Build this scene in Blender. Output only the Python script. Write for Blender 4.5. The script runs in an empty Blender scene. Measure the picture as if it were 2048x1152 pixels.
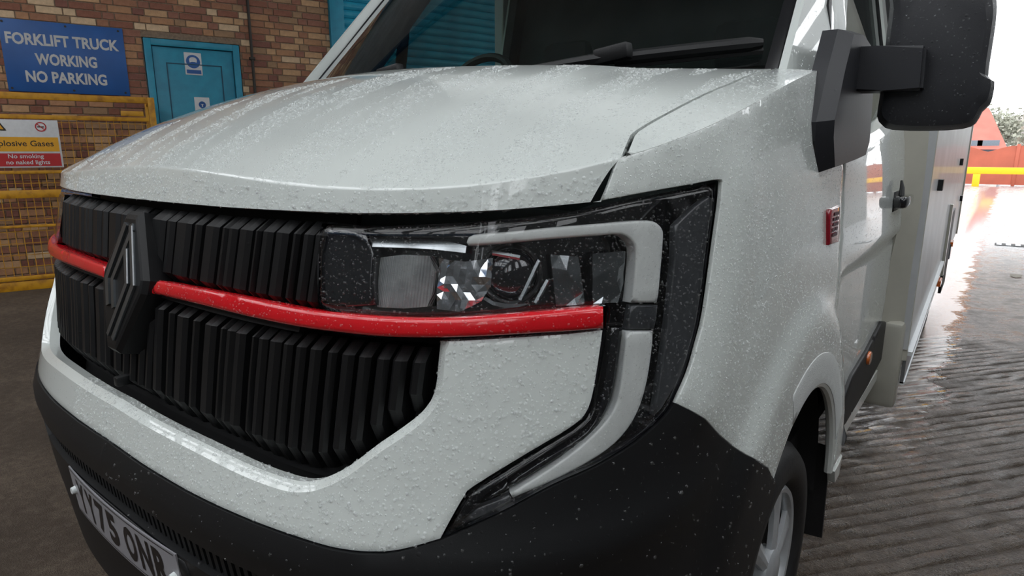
import bpy, bmesh, math, random
import numpy as np
from mathutils import Vector, Matrix
from mathutils.geometry import delaunay_2d_cdt
random.seed(7); np.random.seed(7)
scene = bpy.context.scene
C = scene.collection

# ------------------------------------------------------------------ camera
F_PX, Y_HOR, X_VP = 1250.0, 305.0, 2020.0
DZ = 0.08                                                                      # the van's own height datum lies this far above the ground
CAM_V = np.array([1.33, -0.40, 1.25]); CAM_W = CAM_V + np.array([0, 0, DZ]); CAM = CAM_W
_p = math.atan((576 - Y_HOR) / F_PX); _t = math.atan((X_VP - 1024) / F_PX * math.cos(_p))
FW = np.array([-math.sin(_t) * math.cos(_p), math.cos(_t) * math.cos(_p), -math.sin(_p)])
RT = np.array([math.cos(_t), math.sin(_t), 0.0]); UP = np.cross(RT, FW)
cd = bpy.data.cameras.new('camera'); cam = bpy.data.objects.new('camera', cd); C.objects.link(cam)
cd.sensor_width = 36; cd.lens = F_PX / 2048 * 36; cd.clip_start = 0.02; cd.clip_end = 300
m = Matrix.Identity(4)
for i in range(3):
    m[i][0], m[i][1], m[i][2], m[i][3] = RT[i], UP[i], -FW[i], CAM[i]
cam.matrix_world = m
scene.camera = cam

# ------------------------------------------------------------------ light: overcast sky through the open canopy
w = bpy.data.worlds.new('world'); scene.world = w; w.use_nodes = True
bg = w.node_tree.nodes['Background']; bg.inputs[0].default_value = (0.95, 0.975, 1.0, 1); bg.inputs[1].default_value = 2.3
scene.view_settings.view_transform = 'Standard'; scene.view_settings.look = 'None'
scene.view_settings.gamma = 1.0; scene.view_settings.use_curve_mapping = False
scene.view_settings.exposure = 0.55

# ------------------------------------------------------------------ materials
def srgb(r, g, b):
    f = lambda v: (v / 255 / 12.92) if v / 255 <= 0.04045 else ((v / 255 + 0.055) / 1.055) ** 2.4
    return (f(r), f(g), f(b), 1)

class NT:
    def __init__(s, name):
        s.m = bpy.data.materials.new(name); s.m.use_nodes = True; s.t = s.m.node_tree; s.n = s.t.nodes
        s.b = s.n['Principled BSDF']; s.o = s.n['Material Output']
    def add(s, typ, **kw):
        n = s.n.new(typ)
        for k, v in kw.items():
            setattr(n, k, v)
        return n
    def l(s, a, b): s.t.links.new(a, b)
    def coords(s, kind='Object', scale=None):
        tc = s.add('ShaderNodeTexCoord'); o = tc.outputs[kind]
        if scale:
            mp = s.add('ShaderNodeMapping'); mp.inputs['Scale'].default_value = scale; s.l(o, mp.inputs[0]); o = mp.outputs[0]
        return o
    def noise(s, vec, scale, detail=3, rough=0.5):
        n = s.add('ShaderNodeTexNoise'); n.inputs['Scale'].default_value = scale; n.inputs['Detail'].default_value = detail
        n.inputs['Roughness'].default_value = rough; s.l(vec, n.inputs['Vector']); return n.outputs['Fac']
    def ramp(s, fac, stops, interp='LINEAR'):
        r = s.add('ShaderNodeValToRGB'); r.color_ramp.interpolation = interp
        e = r.color_ramp.elements
        while len(e) < len(stops): e.new(0.5)
        for k, (p, c) in enumerate(stops):
            e[k].position = p; e[k].color = c if len(c) == 4 else (*c, 1)
        s.l(fac, r.inputs[0]); return r.outputs[0]
    def mrange(s, v, a, b, c, d):
        n = s.add('ShaderNodeMapRange'); n.inputs[1].default_value = a; n.inputs[2].default_value = b
        n.inputs[3].default_value = c; n.inputs[4].default_value = d; s.l(v, n.inputs[0]); return n.outputs[0]
    def math(s, op, a, b=None):
        n = s.add('ShaderNodeMath', operation=op)
        for i, v in enumerate((a, b)):
            if v is None: continue
            if isinstance(v, (int, float)): n.inputs[i].default_value = v
            else: s.l(v, n.inputs[i])
        return n.outputs[0]
    def bump(s, h, strength, dist, normal=None):
        n = s.add('ShaderNodeBump'); n.inputs['Strength'].default_value = strength; n.inputs['Distance'].default_value = dist
        s.l(h, n.inputs['Height'])
        if normal is not None: s.l(normal, n.inputs['Normal'])
        s.l(n.outputs[0], s.b.inputs['Normal']); s.l(n.outputs[0], s.b.inputs['Coat Normal']); return n.outputs[0]

def simple(name, col, rough=0.5, metal=0.0, coat=0.0, spec=0.5, noise=0.0, nscale=30, bump=0.0, bscale=200):
    t = NT(name); b = t.b
    b.inputs['Base Color'].default_value = col; b.inputs['Roughness'].default_value = rough; b.inputs['Metallic'].default_value = metal
    b.inputs['Coat Weight'].default_value = coat; b.inputs['Coat Roughness'].default_value = 0.03
    b.inputs['Specular IOR Level'].default_value = spec
    v = t.coords()
    if noise:
        f = t.noise(v, nscale, 4)
        c2 = [max(0, x * (1 - noise)) for x in col[:3]]; c3 = [min(1, x * (1 + noise)) for x in col[:3]]
        t.l(t.ramp(f, [(0.3, c2), (0.7, c3)]), b.inputs['Base Color'])
    if bump:
        t.bump(t.noise(v, bscale, 3), bump, 0.002)
    return t.m

def beaded(name, col, rough, coat, scale=170, strength=0.35, dens=0.5, grain=0.0, spec=0.5, streak=None, coat_rough=0.02):
    """surface covered with tiny water beads (relief only)"""
    t = NT(name); b = t.b
    b.inputs['Base Color'].default_value = col; b.inputs['Roughness'].default_value = rough
    b.inputs['Coat Weight'].default_value = coat; b.inputs['Coat Roughness'].default_value = coat_rough
    b.inputs['Specular IOR Level'].default_value = spec
    v = t.coords()
    vo = t.add('ShaderNodeTexVoronoi'); vo.inputs['Scale'].default_value = scale; t.l(v, vo.inputs['Vector'])
    sep = t.add('ShaderNodeSeparateColor'); t.l(vo.outputs['Color'], sep.inputs[0])
    rad = t.mrange(sep.outputs[0], 1 - dens, 1.0, 0.0, 0.42)                  # bead radius, 0 for most cells
    if streak:                                                                # beads wiped out along run-off tracks
        rad = t.math('MULTIPLY', rad, t.mrange(t.noise(t.coords('Object', streak), 1.0, 4, .6), .40, .54, 0.0, 1.0))
    h = t.math('MAXIMUM', t.math('SUBTRACT', rad, vo.outputs['Distance']), 0.0)
    h = t.math('POWER', h, 0.5)
    nrm = t.bump(h, strength, 0.0022)
    if grain:
        t.bump(t.noise(v, 900, 2), grain, 0.001, nrm)
    return t.m

def pane(name, tint, rough=0.0, boost=1.0, alpha=0.0, dark=(0.01, 0.01, 0.012, 1)):
    """thin sheet of clear plastic or glass: transparent body with a Fresnel reflection"""
    t = NT(name); t.n.remove(t.b)
    tr = t.add('ShaderNodeBsdfTransparent'); tr.inputs[0].default_value = tint
    gl = t.add('ShaderNodeBsdfGlossy'); gl.inputs['Roughness'].default_value = rough
    lw = t.add('ShaderNodeLayerWeight'); lw.inputs['Blend'].default_value = 0.5      # Schlick reflection, same from both faces
    mx = t.add('ShaderNodeMixShader')
    f = t.math('ADD', t.math('MULTIPLY', t.math('POWER', lw.outputs['Facing'], 5.0), .94), .042)
    f = t.math('MULTIPLY', f, boost); f = t.math('MINIMUM', f, 1.0)
    t.l(f, mx.inputs[0]); t.l(tr.outputs[0], mx.inputs[1]); t.l(gl.outputs[0], mx.inputs[2])
    out = mx.outputs[0]
    if alpha:
        df = t.add('ShaderNodeBsdfDiffuse'); df.inputs[0].default_value = dark
        m2 = t.add('ShaderNodeMixShader'); m2.inputs[0].default_value = alpha
        t.l(out, m2.inputs[1]); t.l(df.outputs[0], m2.inputs[2]); out = m2.outputs[0]
    t.l(out, t.o.inputs[0])
    return t.m

M = {}
WHITE = (0.655, 0.695, 0.67, 1)
M['paint'] = beaded('white_paint', WHITE, 0.28, 1.0, scale=150, strength=0.40, dens=0.50)
M['paint_top'] = beaded('white_paint_wet_top', WHITE, 0.3, 1.0, scale=230, strength=0.85, dens=0.95, streak=(26, 2.2, 2.2), coat_rough=.05)
M['paint_side'] = beaded('white_paint_fine_beads', WHITE, 0.28, 1.0, scale=230, strength=0.45, dens=0.6)
M['paint_plain'] = simple('white_paint_plain', (0.66, 0.69, 0.66, 1), 0.3, coat=0.8, noise=0.04, nscale=6)
M['body'] = simple('motorhome_side', (0.52, 0.53, 0.54, 1), 0.42, coat=0.12, noise=0.10, nscale=5, spec=.3)
M['fairing'] = simple('beige_white_plastic', (0.44, 0.43, 0.37, 1), 0.3, coat=0.3, noise=0.05, nscale=9)
M['flange'] = beaded('white_flange', (.60, .62, .61, 1), .5, 0.0, scale=230, strength=.6, dens=.95)
M['plastic'] = beaded('black_plastic', (0.0075, 0.008, 0.009, 1), 0.46, 0.0, scale=120, strength=0.30, dens=0.12, grain=0.10, spec=0.42)
M['fin'] = beaded('fin_plastic', (0.007, 0.0072, 0.008, 1), 0.42, 0.0, scale=150, strength=0.25, dens=0.10, grain=0.05, spec=0.35)
M['grille_back'] = simple('grille_back', (0.005, 0.005, 0.006, 1), 0.6, noise=0.2)
M['mirror'] = beaded('mirror_plastic', (0.016, 0.017, 0.021, 1), 0.45, 0.0, scale=130, strength=0.3, dens=0.12, grain=0.15, spec=0.5)
M['gloss_black'] = simple('gloss_black', (0.006, 0.006, 0.008, 1), 0.12, coat=1.0, noise=0.1)
M['dark'] = simple('dark_inner', (0.008, 0.008, 0.009, 1), 0.7, noise=0.2)
M['red'] = beaded('red_strip', (0.60, 0.006, 0.012, 1), 0.22, 0.6, scale=150, strength=0.3, dens=0.5)
M['red_badge'] = simple('red_badge', (0.30, 0.006, 0.02, 1), 0.25, coat=0.8, noise=0.15, nscale=300)
M['badge_line'] = simple('badge_line', (0.20, 0.22, 0.235, 1), 0.30, metal=0.9, noise=0.1)
M['badge_highlight'] = simple('badge_highlight', (0.55, 0.57, 0.60, 1), 0.3, noise=0.05)  # pale grey that stands for highlights on the emblem bands
M['chrome'] = simple('chrome', (0.75, 0.77, 0.8, 1), 0.06, metal=1.0, noise=0.03)
M['satin'] = simple('satin_reflector', (0.35, 0.37, 0.38, 1), 0.18, metal=1.0, noise=0.05)
M['guide'] = simple('light_guide', (0.60, 0.62, 0.60, 1), 0.35, coat=0.2, noise=0.06, nscale=20)
t = NT('ribbed_diffuser'); v = t.coords(); wv = t.add('ShaderNodeTexWave'); wv.bands_direction = 'X'; wv.inputs['Scale'].default_value = 90; wv.inputs['Distortion'].default_value = .6; t.l(v, wv.inputs['Vector'])
t.l(t.ramp(t.noise(v, 30, 3), [(.3, (.20, .21, .21)), (.7, (.36, .38, .37))]), t.b.inputs['Base Color']); t.b.inputs['Roughness'].default_value = .25; t.b.inputs['Coat Weight'].default_value = .6; t.bump(wv.outputs['Fac'], .6, .002); M['diffuser'] = t.m
M['guide_dim'] = simple('light_guide_dim', (0.040, 0.043, 0.047, 1), 0.3, coat=0.5, noise=0.1, nscale=50)
M['lens'] = pane('headlamp_lens', (0.95, 0.955, 0.96, 1), 0.01, 1.0)
M['windscreen'] = pane('windscreen_glass', (0.72, 0.80, 0.78, 1), 0.0, 1.5)
M['sideglass'] = pane('side_glass', (0.80, 0.87, 0.85, 1), 0.0, 1.0)
M['tyre'] = simple('tyre_rubber', (0.014, 0.014, 0.015, 1), 0.5, noise=0.2, nscale=20, bump=0.3, bscale=90)
M['trim_silver'] = simple('wheel_trim_silver', (0.52, 0.54, 0.56, 1), 0.35, metal=0.5, noise=0.06)
M['alu'] = simple('aluminium', (0.36, 0.38, 0.42, 1), 0.3, metal=0.8, noise=0.1)
M['white_trim'] = simple('white_trim', (0.75, 0.78, 0.8, 1), 0.25, noise=0.03)
M['amber'] = simple('amber_lens', (0.75, 0.17, 0.03, 1), 0.15, coat=1.0, noise=0.1)
M['plate'] = simple('plate_white', (0.30, 0.295, 0.315, 1), 0.35, noise=0.03, nscale=500)
M['plate_black'] = simple('plate_black', (0.012, 0.010, 0.010, 1), 0.4, noise=0.1)
M['screw'] = simple('screw_cap', (0.7, 0.74, 0.74, 1), 0.4, noise=0.05)
M['interior'] = simple('cab_plastic', (.030, .032, .033, 1), .6, noise=.2, nscale=8)
M['seat'] = simple('seat_fabric', (0.02, 0.02, 0.022, 1), 0.9, noise=0.3, nscale=60)

# ------------------------------------------------------------------ object helpers
def link(o, parent=None):
    C.objects.link(o)
    if parent is not None: o.parent = parent
    return o
def empty(name, loc=(0, 0, 0), rz=0.0):
    o = bpy.data.objects.new(name, None); o.location = loc; o.rotation_euler = (0, 0, rz); o.empty_display_size = 0.1
    return link(o)
def tag(o, label=None, cat=None, group=None, kind=None):
    if label: o['label'] = label
    if cat: o['category'] = cat
    if group: o['group'] = group
    if kind: o['kind'] = kind
    return o
def mesh_obj(name, verts, faces, mat, parent=None, smooth=False, angle=35):
    me = bpy.data.meshes.new(name); me.from_pydata([tuple(map(float, v)) for v in verts], [], [tuple(map(int, f)) for f in faces]); me.update()
    if mat is not None: me.materials.append(mat)
    if smooth:
        me.polygons.foreach_set('use_smooth', [True] * len(me.polygons)); me.set_sharp_from_angle(angle=math.radians(angle))
    o = bpy.data.objects.new(name, me)
    return link(o, parent)
def bm_obj(name, bm, mat, parent=None, smooth=False, angle=35):
    me = bpy.data.meshes.new(name); bmesh.ops.recalc_face_normals(bm, faces=bm.faces); bm.to_mesh(me); bm.free()
    if mat is not None: me.materials.append(mat)
    if smooth:
        me.polygons.foreach_set('use_smooth', [True] * len(me.polygons)); me.set_sharp_from_angle(angle=math.radians(angle))
    o = bpy.data.objects.new(name, me)
    return link(o, parent)
def box(bm, lo, hi, mtx=None, bevel=0.0):
    lo = Vector(lo); hi = Vector(hi); c = (lo + hi) / 2; s = hi - lo
    r = bmesh.ops.create_cube(bm, size=1.0, matrix=Matrix.Translation(c) @ Matrix.Diagonal((s.x, s.y, s.z, 1)))
    if bevel:
        es = list({e for v in r['verts'] for e in v.link_edges})
        r2 = bmesh.ops.bevel(bm, geom=es, offset=bevel, segments=2, affect='EDGES', profile=0.5)
        vs = list({v for f in r2['faces'] for v in f.verts} | {v for v in r['verts'] if v.is_valid})
    else: vs = r['verts']
    if mtx is not None: bmesh.ops.transform(bm, matrix=mtx, verts=[v for v in vs if v.is_valid])
    return vs
def box_obj(name, lo, hi, mat, parent=None, bevel=0.0):
    bm = bmesh.new(); box(bm, lo, hi, bevel=bevel); return bm_obj(name, bm, mat, parent, smooth=bevel > 0)
def tube(bm, pts, r, seg=8, cap=True):
    pts = [Vector(p) for p in pts]; rings = []
    up = Vector((0, 0, 1))
    for i, p in enumerate(pts):
        d = (pts[min(i + 1, len(pts) - 1)] - pts[max(i - 1, 0)]).normalized()
        a = d.cross(up)
        if a.length < 1e-3: a = d.cross(Vector((1, 0, 0)))
        a.normalize(); b = a.cross(d)
        rr = r[i] if hasattr(r, '__len__') else r
        rings.append([bm.verts.new(p + (a * math.cos(k * 2 * math.pi / seg) + b * math.sin(k * 2 * math.pi / seg)) * rr) for k in range(seg)])
    for A, B in zip(rings, rings[1:]):
        for k in range(seg): bm.faces.new((A[k], A[(k + 1) % seg], B[(k + 1) % seg], B[k]))
    if cap: bm.faces.new(rings[0][::-1]); bm.faces.new(rings[-1])
def tube_obj(name, pts, r, mat, parent=None, seg=10):
    bm = bmesh.new(); tube(bm, pts, r, seg); return bm_obj(name, bm, mat, parent, True)
def prism(name, poly, fn, mat, parent=None, smooth=False):
    """poly: list of 2-D points; fn(p, side) -> 3-D point for side 0 and 1; closed solid between the two copies"""
    n = len(poly); v = [fn(p, 0) for p in poly] + [fn(p, 1) for p in poly]
    f = [list(range(n))[::-1], list(range(n, 2 * n))] + [[i, (i + 1) % n, n + (i + 1) % n, n + i] for i in range(n)]
    bm = bmesh.new(); vs = [bm.verts.new(tuple(map(float, p))) for p in v]
    for q in f: bm.faces.new([vs[i] for i in q])
    return bm_obj(name, bm, mat, parent, smooth)
def text_mesh(s, size=1.0, offset=0.0, extrude=0.0, width=None, height=None, align='CENTER', spacing=1.0):
    """letter outlines as a mesh in the local xy plane, centred at the origin; returns verts, faces"""
    cu = bpy.data.curves.new('t', 'FONT'); cu.body = s; cu.size = size; cu.offset = offset; cu.extrude = extrude; cu.resolution_u = 3
    cu.space_character = spacing
    o = bpy.data.objects.new('t', cu); C.objects.link(o)
    dg = bpy.context.evaluated_depsgraph_get(); me = bpy.data.meshes.new_from_object(o.evaluated_get(dg))
    v = np.array([tuple(q.co) for q in me.vertices]); f = [tuple(p.vertices) for p in me.polygons]
    bpy.data.objects.remove(o); bpy.data.meshes.remove(me); bpy.data.curves.remove(cu)
    lo, hi = v.min(0), v.max(0); v[:, 0] -= (lo[0] + hi[0]) / 2; v[:, 1] -= (lo[1] + hi[1]) / 2
    if width: v[:, 0] *= width / (hi[0] - lo[0])
    if height: v[:, 1] *= height / (hi[1] - lo[1])
    return v, f
def ss(a, b, x):
    t = np.clip((np.asarray(x, float) - a) / (b - a), 0, 1); return t * t * (3 - 2 * t)

# ------------------------------------------------------------------ the van's skin: a plan curve swept over height
W0, D0, NREF = 1.03, 0.85, 3.3
_ZP = [0, .25, .40, .50, .60, .68, .78, .97, 1.12, 1.22, 1.6]; _YP = [.10, .05, .03, .015, .0, .005, .035, .085, .125, .15, .22]
def y0f(z): return np.interp(z, _ZP, _YP)
def kzf(z): return np.interp(z, [0, .9, 1.2, 1.5, 2.2], [1, 1, .985, .955, .83])
def nzf(z): return np.interp(z, [.3, .45, .60, .72, .90, 1.3], [3.3, 3.3, 3.05, 3.2, 3.3, 3.75])
_tt = np.linspace(0, math.pi / 2, 4001)
_xx = W0 * np.sin(_tt) ** (2 / NREF); _yy = D0 * (1 - np.cos(_tt) ** (2 / NREF))
_ss = np.concatenate([[0], np.cumsum(np.hypot(np.diff(_xx), np.diff(_yy)))]); UF = _ss[-1]
_TP = [(0, .15, 1.222), (.5, .2, 1.222), (.3, .16, 1.222), (.87, .4, 1.262), (1.0, .7, 1.335), (1.03, 1.05, 1.41), (0, .7, 1.445), (0, .5, 1.388), (0, .9, 1.475), (.45, .75, 1.435), (.45, .5, 1.372),
       (.88, 1.0, 1.42), (0, .3, 1.305), (.7, .3, 1.245), (.7, .6, 1.365), (.97, .9, 1.385)]
def _tb(x, y): x = np.asarray(x, float); y = np.asarray(y, float); return np.stack([np.ones_like(x * y), y + 0 * x, y * y + 0 * x, y ** 3 + 0 * x, x * x + 0 * y, x * x * y, x ** 4 + 0 * y, x * x * y * y], -1)
_tc = np.linalg.lstsq(_tb(np.array([p[0] for p in _TP]), np.array([p[1] for p in _TP])), np.array([p[2] for p in _TP]), rcond=None)[0]
def topf(x, y): return _tb(x, np.clip(y, 0, 1.08)) @ _tc + np.clip(np.asarray(y, float) - 1.08, 0, 1) * 0.03
WY, WZ = 1.05, 0.335                                                       # front wheel centre (y, z)
_LN = None
def dispf(y, z):
    r = np.hypot(y - WY, z - WZ)
    fl = 0.020 * ss(.62, .53, r) * ss(.35, .6, y)
    rec = -0.022 * ss(.955, .915, z) * ss(1.30, 1.50, y) * ss(.50, .60, r)
    fac_ = 0.0
    if _LN is not None:
        fac_ = .009 * np.clip(1 - np.abs(y - np.interp(z, _LN[0], _LN[1])) / .10, 0, 1) * ss(.78, .86, z) * ss(1.30, 1.18, z)
    return fl + rec + fac_
def skin0(u, z):
    u = np.asarray(u, float); z = np.asarray(z, float); u, z = np.broadcast_arrays(u, z); au = np.abs(u)
    t = np.interp(np.minimum(au, UF), _ss, _tt); n = nzf(z)
    x = W0 * kzf(z) * np.sin(t) ** (2 / n); y = D0 * (1 - np.cos(t) ** (2 / n)) + np.maximum(au - UF, 0)
    y = y + y0f(z)
    x = x + dispf(y, z)
    return np.stack([np.sign(u) * x, y, z], -1)
def skin_n(u, z):
    e = 1e-3; a = skin0(u + e, z) - skin0(u - e, z); b = skin0(u, z + e) - skin0(u, z - e)
    n = np.cross(a, b); return n / np.linalg.norm(n, axis=-1, keepdims=True)
def SP(u, z, off=0.0):
    u = np.asarray(u, float); z = np.asarray(z, float)
    return skin0(u, z) + skin_n(u, z) * np.asarray(off)[..., None] if np.ndim(off) else skin0(u, z) + skin_n(u, z) * off
def pray(px): px = np.asarray(px, float); return FW + ((px[..., 0] - 1024) / F_PX)[..., None] * RT - ((px[..., 1] - 576) / F_PX)[..., None] * UP
def implicit(P, off):
    x, y, z = P[..., 0], P[..., 1], P[..., 2]; W = W0 * kzf(z) + off; D = D0 + off
    yy = np.clip((D0 - (y - y0f(z))) / D, 0, 9); n = nzf(z)
    return (np.abs(x) / W) ** n + yy ** n - 1
def cast(px, off=0.0, top=False):
    """pixels -> points on the skin (off = offset from it); top=True also stops at the bonnet surface"""
    px = np.atleast_2d(np.asarray(px, float)); d = pray(px); ts = np.arange(.25, 6, .004)
    out = []
    for k in range(len(px)):
        P = CAM + ts[:, None] * d[k]; g = implicit(P, off)
        if top: g = np.maximum(g, P[:, 2] - topf(P[:, 0], P[:, 1]))
        i = int(np.argmax(g < 0))
        if g[i] >= 0 or i == 0: i = int(np.argmin(g)); out.append(P[i]); continue
        a, b = ts[i - 1], ts[i]
        for _ in range(18):
            mid = (a + b) / 2; Q = CAM + mid * d[k]; gg = implicit(Q, off)
            if top: gg = max(gg, Q[2] - topf(Q[0], Q[1]))
            if gg < 0: b = mid
            else: a = mid
        out.append(CAM + b * d[k])
    return np.array(out)
def uz(P):
    x, y, z = P[..., 0], P[..., 1], P[..., 2]; n = nzf(z); W = W0 * kzf(z)
    yy = (D0 - (y - y0f(z))) / D0
    t = np.arctan2((np.abs(x) / W) ** (n / 2), np.clip(yy, 0, 9) ** (n / 2))
    u = np.where(yy > 0, np.interp(t, _tt, _ss), UF + (y - y0f(z) - D0))
    return np.stack([np.sign(x) * u, z], -1)
def U(px, off=0.0): return uz(cast(px, off))
def crom(pts, n=6, closed=False):
    """Catmull-Rom through pixel points"""
    P = np.asarray(pts, float); N = len(P); out = []
    for i in range(N if closed else N - 1):
        p0, p1, p2, p3 = (P[(i - 1) % N], P[i % N], P[(i + 1) % N], P[(i + 2) % N]) if closed else (P[max(i - 1, 0)], P[i], P[i + 1], P[min(i + 2, N - 1)])
        for k in range(n):
            t = k / n; out.append(0.5 * (2 * p1 + (p2 - p0) * t + (2 * p0 - 5 * p1 + 4 * p2 - p3) * t * t + (3 * p1 - p0 - 3 * p2 + p3) * t ** 3))
    if not closed: out.append(P[-1])
    return np.array(out)
def onx(px, X): d = pray(np.array(px)); return CAM + (X - CAM[0]) / d[0] * d
def ony(px, Y): d = pray(np.array(px)); return CAM + (Y - CAM[1]) / d[1] * d
def onz(px, Z): d = pray(np.array(px)); return CAM + (Z - CAM[2]) / d[2] * d

def inpoly(P, poly):
    x, y = P[:, 0], P[:, 1]; r = np.zeros(len(P), bool); n = len(poly)
    for i in range(n):
        x1, y1 = poly[i]; x2, y2 = poly[(i + 1) % n]
        if y1 == y2: continue
        c = ((y1 > y) != (y2 > y)) & (x < (x2 - x1) * (y - y1) / (y2 - y1) + x1); r ^= c
    return r
def segdist(P, poly):
    d = np.full(len(P), 9.0); n = len(poly)
    for i in range(n):
        a = poly[i]; b = poly[(i + 1) % n]; ab = b - a; L = ab @ ab
        if L < 1e-14: continue
        t = np.clip(((P - a) @ ab) / L, 0, 1); d = np.minimum(d, np.hypot(*(P - a - t[:, None] * ab).T))
    return d
def densify(poly, step):
    out = []
    for i in range(len(poly)):
        a = poly[i]; b = poly[(i + 1) % len(poly)]; n = max(1, int(math.ceil(np.hypot(*(b - a)) / step)))
        for k in range(n): out.append(a + (b - a) * k / n)
    return np.array(out)
def clean(poly, eps=1e-4):
    out = [poly[0]]
    for p in poly[1:]:
        if np.hypot(*(p - out[-1])) > eps: out.append(p)
    if np.hypot(*(out[0] - out[-1])) < eps: out.pop()
    return np.array(out)
def patch(name, poly, mat, parent=None, step=0.02, off=0.0, th=0.004, rnd=0.0, fn=None, mirror=False, angle=50, cham=None):
    """solid panel: polygon in skin coordinates (u, z), meshed, laid on the skin at offset off, th thick, edges rounded by rnd"""
    poly = clean(np.asarray(poly, float))
    A = 0.5 * np.sum(poly[:, 0] * np.roll(poly[:, 1], -1) - np.roll(poly[:, 0], -1) * poly[:, 1])
    if A < 0: poly = poly[::-1]
    bd = clean(densify(poly, step)); nb = len(bd)
    lo, hi = bd.min(0), bd.max(0)
    gx, gy = np.meshgrid(np.arange(lo[0], hi[0], step) + step / 2, np.arange(lo[1], hi[1], step) + step / 2)
    G = np.stack([gx.ravel(), gy.ravel()], -1); G = G[inpoly(G, bd)]
    if len(G):
        dd = segdist(G, bd); G = G[dd > max(step * .45, rnd * 1.6)]
    pts = [bd]
    if rnd:
        R = []
        for k in (0.35, 1.0):
            tg = np.roll(bd, -1, 0) - np.roll(bd, 1, 0); tg /= np.maximum(np.linalg.norm(tg, axis=1, keepdims=True), 1e-9)
            Q = bd + np.stack([-tg[:, 1], tg[:, 0]], -1) * rnd * k
            ok = inpoly(Q, bd); dq = segdist(Q, bd); Q = Q[ok & (dq > rnd * k * .8)]; R.append(Q)
        pts += R
    pts.append(G); allp = np.concatenate([p for p in pts if len(p)])
    vo, eo, fo, *_ = delaunay_2d_cdt([Vector(p) for p in allp], [(i, (i + 1) % nb) for i in range(nb)], [], 1, 1e-6)
    V = np.array([tuple(v) for v in vo])
    cen = np.array([V[list(f)].mean(0) for f in fo]); keep = inpoly(cen, bd); F = [tuple(f) for f, k in zip(fo, keep) if k]
    used = sorted({i for f in F for i in f}); mp = {o: i for i, o in enumerate(used)}; V = V[used]; F = [tuple(mp[i] for i in f) for f in F]
    o_ = np.full(len(V), off, float) if np.ndim(off) == 0 and not callable(off) else off(V[:, 0], V[:, 1])
    if rnd:
        d = segdist(V, bd); q = np.clip(1 - d / rnd, 0, 1)
        if cham is None: o_ = o_ - rnd * (1 - np.sqrt(np.clip(1 - q * q, 0, 1)))
        else:                                                                   # flat chamfer along one edge only, the others barely eased
            dc = np.full(len(V), 9.0)
            for a_, b_ in zip(cham[:-1], cham[1:]):
                ab = b_ - a_; t_ = np.clip(((V - a_) @ ab) / max(ab @ ab, 1e-12), 0, 1); dc = np.minimum(dc, np.hypot(*(V - a_ - t_[:, None] * ab).T))
            o_ = o_ - rnd * np.clip(1 - dc / rnd, 0, 1) - .002 * np.clip(1 - d / (rnd * .35), 0, 1)
    f3 = fn or SP
    top = f3(V[:, 0], V[:, 1], o_); bot = f3(V[:, 0], V[:, 1], o_ * 0 + (o_.min() if rnd else o_) - th)
    n = len(V); ed = {}
    for f in F:
        for a, b in ((f[0], f[1]), (f[1], f[2]), (f[2], f[0])): ed[(a, b)] = 1
    be = [(a, b) for (a, b) in ed if (b, a) not in ed]
    faces = F + [tuple(n + i for i in f[::-1]) for f in F] + [(b, a, n + a, n + b) for a, b in be]
    vs = np.concatenate([top, bot])
    o = mesh_obj(name, vs, faces, mat, parent, True, angle)
    if mirror:
        o2 = mesh_obj(name, vs * np.array([-1, 1, 1]), [f[::-1] for f in faces], mat, parent, True, angle)
        return o, o2
    return o
def mirror_copy(o, parent):
    me = o.data.copy()
    for v in me.vertices: v.co.x = -v.co.x
    me.flip_normals(); c = bpy.data.objects.new(o.name, me); link(c, parent); return c

CAM = CAM_V
_c4 = cast([(1402, 830), (1430, 700), (1452, 600), (1470, 500), (1480, 420), (1484, 360)]); _LN = (_c4[:, 2], _c4[:, 1])                # crease down the wing behind the headlight

CAM = CAM_W
# ================================================================== THE SETTING
WD = np.array([math.sin(math.radians(19)), math.cos(math.radians(19)), 0]); WN = np.array([WD[1], -WD[0], 0])   # wall direction, wall normal (towards the van)
CQ = onz((0, 585), 0.0); WQ = CQ - WN * 0.55                                # a point of the cage front and of the wall
def onwall(px, Q=WQ): d = pray(np.array(px, float)); t = ((Q - CAM) @ WN) / (d @ WN); P = CAM + t * d; return (P - Q) @ WD, P[2]
def WP(s, h, z, Q=WQ): return Q + WD * s + WN * h + np.array([0, 0, z])      # wall coordinates: along, out, up
WM = Matrix(((WD[0], WN[0], 0, WQ[0]), (WD[1], WN[1], 0, WQ[1]), (0, 0, 1, 0), (0, 0, 0, 1)))   # local (along, out, up)
CM = WM.copy(); CM.col[3] = Vector((CQ[0], CQ[1], 0, 1))

# floor: tamped concrete, dry under the canopy, wet along the van and outside
t = NT('concrete'); v = t.coords()
n1 = t.noise(v, 1.3, 6, .65); n2 = t.noise(v, 26, 6, .7); n3 = t.noise(v, 160, 3, .6)
mixn = t.math('ADD', t.math('MULTIPLY', n1, .45), t.math('ADD', t.math('MULTIPLY', n2, .35), t.math('MULTIPLY', n3, .25)))
base_c = t.ramp(mixn, [(.36, (.038, .025, .016)), (.52, (.088, .062, .042)), (.66, (.185, .140, .102))])
sx = t.add('ShaderNodeSeparateXYZ'); t.l(v, sx.inputs[0])
wet = t.math('MAXIMUM', t.mrange(sx.outputs[0], .35, .95, 0, 1), t.mrange(sx.outputs[1], 6, 9, 0, 1))
wn = t.math('MULTIPLY', wet, t.mrange(t.noise(v, 5, 5, .7), .38, .60, .45, 1.0))
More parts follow.
